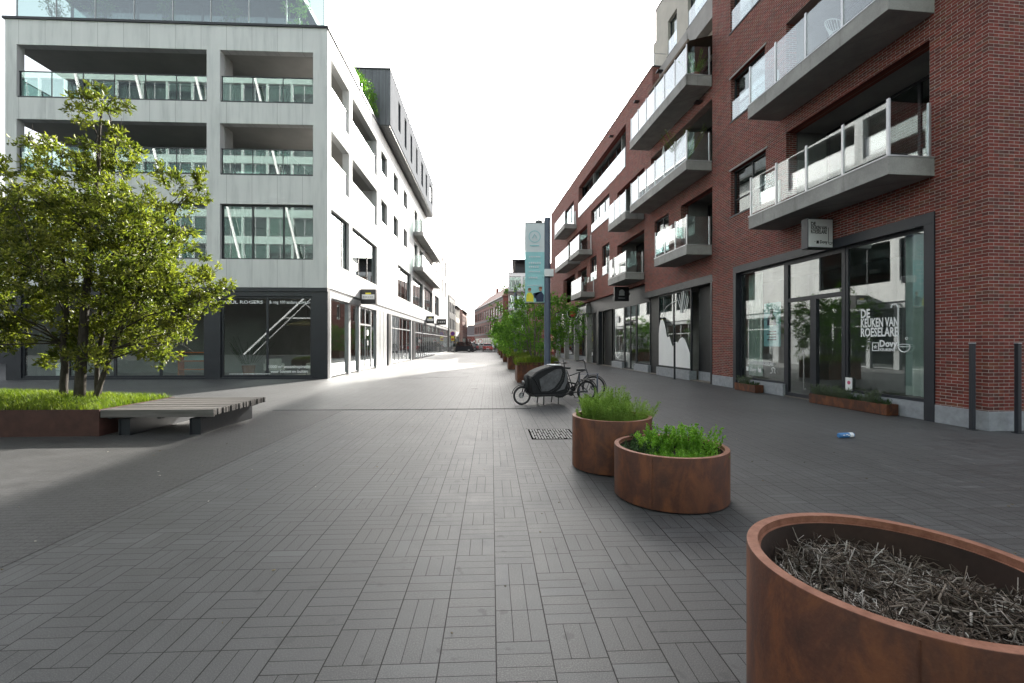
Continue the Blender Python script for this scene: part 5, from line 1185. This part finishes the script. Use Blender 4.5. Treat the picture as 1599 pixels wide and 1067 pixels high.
# signs, people, cars, barriers
def pole_sign(x,y,h,lab,kind):
    s = empty('road_sign',(x,y,0),0,lab,'road sign'); MB().tube([(0,0,0),(0,0,h+.35)],.035).build('post', M['silver'], s)
    if kind=='round': 
        MB().lathe([(0,-.05),(.36,-.05),(.36,-.04),(0,-.04)],24,(0,0,h),'Y').build('sign_plate', M['white'], s); MB().ring(.33,.035,24,6,(0,-.06,h),'Y',.2).build('sign_border', M['red'], s)
    elif kind=='tri':
        FF=lambda u,v,w_:(u,w_,v); MB().prism([(-.45,h-.35),(.45,h-.35),(0,h+.42)],-.05,-.04,FF).build('sign_border', M['red'], s); MB().prism([(-.26,h-.25),(.26,h-.25),(0,h+.2)],-.06,-.052,FF).build('sign_plate', M['white'], s)
    else:
        MB().lathe([(0,-.05),(.38,-.05),(.38,-.04),(0,-.04)],24,(0,0,h),'Y').build('sign_plate', M['blue'], s); MB().ring(.34,.045,24,6,(0,-.06,h),'Y',.2).bar((-.24,-.06,h+.24),(.24,-.06,h-.24),.02,.08).build('sign_border', M['red'], s)
        MB().box((-.28,-.05,h-1.25),(.28,-.04,h-.45)).build('sign_panel', M['yellow'], s); MB().box((-.22,-.06,h-1.1),(.22,-.052,h-.8)).build('sign_mark', M['red'], s)
pole_sign(-6.75,79.5,3.2,'round blue no stopping sign above a yellow and red plate','stop'); pole_sign(-3.6,95,2.0,'red bordered triangular warning sign','tri'); pole_sign(-2.05,85,1.95,'round white sign with a red border','round')
def car(x,y,rz,lab,paint,van=False,grp=None):
    c = empty('parked_car',(x,y,0),rz,lab,'car',grp); L_,W_,H_ = (4.6,1.85,1.75) if van else (4.1,1.72,1.46)
    FF=lambda u,v,w_:(w_,u,v); h=L_/2
    side=[(-h,.35),(-h,.80),(-h+.12,.98),(h-1.0,.98),(h-.15,.80),(h,.55),(h,.30),(h-.3,.22),(-h+.3,.22)]
    o=MB().prism(side,-W_/2,W_/2,FF).build('body', M[paint], c, bevel=.07)
    cab=[(-h+.06,.98),(-h+.42,H_-.05),(-h+.7,H_),(h-1.9,H_),(h-1.55,H_-.06),(h-.95,.98)]
    MB().add([(w_*(.84 if v>1.0 else .97),u,v) for w_ in (-W_/2,W_/2) for u,v in cab],[(0,1,2,3,4,5),(11,10,9,8,7,6)]+[(i,(i+1)%6,6+(i+1)%6,6+i) for i in range(6)]).build('cabin', M['carglass'], c, bevel=.04)
    MB().box((-W_*.40,-h+.55,H_-.035),(W_*.40,h-1.75,H_+.025)).build('roof', M[paint], c, bevel=.03)
    for sx in (-1,1):
        for sy in (-h+.75,h-.8):
            wo=MB().lathe([(.0,-.10),(.30,-.10),(.33,-.06),(.33,.06),(.30,.10),(0,.10)],24,(sx*(W_/2-.08),sy,.33),'X').build('wheel', M['rubber'], c); MB().lathe([(0,-.108),(.2,-.108),(.2,.108),(0,.108)],16,(sx*(W_/2-.08),sy,.33),'X').build('rim', M['silver'], wo)
        MB().box((sx*(W_/2-.16)-.12,-h-.02,.68),(sx*(W_/2-.16)+.12,-h+.06,.92)).build('tail_light', M['tail'], c, bevel=.02); MB().box((sx*(W_/2-.2)-.16,h-.10,.60),(sx*(W_/2-.2)+.16,h+.015,.76)).build('headlight', M['white'], c, bevel=.02)
        MB().box((sx*(W_/2+.07)-.07,h-1.5,.95),(sx*(W_/2+.07)+.07,h-1.38,1.08)).build('mirror', M[paint], c, bevel=.02)
    MB().box((-.26,-h-.015,.48),(.26,-h+.01,.60)).build('number_plate', M['whitefilm'], c); MB().box((-W_/2+.04,-h-.03,.28),(W_/2-.04,-h+.1,.44)).build('bumper', M['black'], c, bevel=.03)
    return c
car(-5.1,80.5,1.25,'dark grey tall car turning at the left side of the crossing','anth2',True); car(-.8,86,.05,'dark red hatchback waiting beyond the white barrier','red'); car(-3.9,97,.2,'second dark red car, smaller and farther away','red'); car(-1.9,101,.1,'pale silver car behind the red hatchback','silver')
def fence_panel(x,y,lab):
    f=empty('crowd_barrier',(x,y,0),0,lab,'barrier','white barriers across the street end'); m=MB().tube([(-1.1,0,.12),(-1.1,0,1.05),(1.1,0,1.05),(1.1,0,.12),(-1.1,0,.12)],.02)
    m.build('frame', M['white'], f); m=MB()
    for k in range(11): m.tube([(-1+.2*k,0,.12),(-1+.2*k,0,1.05)],.008,5)
    m.build('bars', M['white'], f)
    for x_ in (-.9,.9): MB().box((x_-.03,-.25,0),(x_+.03,.25,.03)).build('foot', M['white'], f)
for i,(x,l) in enumerate(((-3.9,'left white crowd barrier across the street end'),(-1.6,'middle white crowd barrier across the street end'),(.2,'right white crowd barrier across the street end'))): fence_panel(x,83+.4*i,l)
def person(x,y,rz,lab,top,leg,stride=.18,s=1.0):
    V=[(0,0,.95),(0,0,1.12),(0,0,1.38),(0,0,1.50),(0,.02,1.60),(0,.01,1.72),(.17,0,1.40),(.24,.03,1.14),(.25,.12,.90),(.255,.16,.80),(-.17,0,1.40),(-.24,-.03,1.14),(-.25,-.02,.90),(-.255,0,.80),(.10,0,.90),(.11,stride*.6,.50),(.11,stride,.08),(.11,stride+.14,.03),(-.10,0,.90),(-.11,-stride*.3,.50),(-.11,-stride,.08),(-.11,-stride+.14,.03)]
    E_=[(0,1),(1,2),(2,3),(3,4),(4,5),(2,6),(6,7),(7,8),(8,9),(2,10),(10,11),(11,12),(12,13),(0,14),(14,15),(15,16),(16,17),(0,18),(18,19),(19,20),(20,21)]
    rd=[.15,.145,.16,.06,.095,.085,.075,.05,.038,.035,.075,.05,.038,.035,.105,.07,.05,.04,.105,.07,.05,.04]
    me=bpy.data.meshes.new('person'); me.from_pydata(V,E_,[]); o=bpy.data.objects.new('person',me); COL.objects.link(o)
    sk=o.modifiers.new('skin','SKIN'); 
    for v_,r_ in zip(me.skin_vertices[0].data,rd): v_.radius=(r_,r_*.8)
    me.skin_vertices[0].data[0].use_root=True; sb=o.modifiers.new('sub','SUBSURF'); sb.levels=2; sb.render_levels=2
    t=NT('clothing'); z=t.sep(t.obj())[2]; xx=t.math('ABSOLUTE',t.sep(t.obj())[0])
    c=t.ramp(t.math('DIVIDE',z,2),[(0,(.02,.02,.02)),(.05,leg),(.475,top),(.765,(.45,.26,.18)),(.84,(.05,.03,.02))],'CONSTANT')
    me.materials.append(t.done(t.bsdf(c,.8,0,.3))); o.location=(x,y,0); o.rotation_euler=(0,0,rz); return tag(o,lab,'person')
person(-6.3,77.5,.3,'person in a dark jacket and pale trousers walking by the left shops',(.02,.035,.03),(.42,.41,.38)); person(.62,76,2.8,'person in dark navy clothes standing near the far tree planters',(.012,.014,.03),(.012,.014,.025),.08)
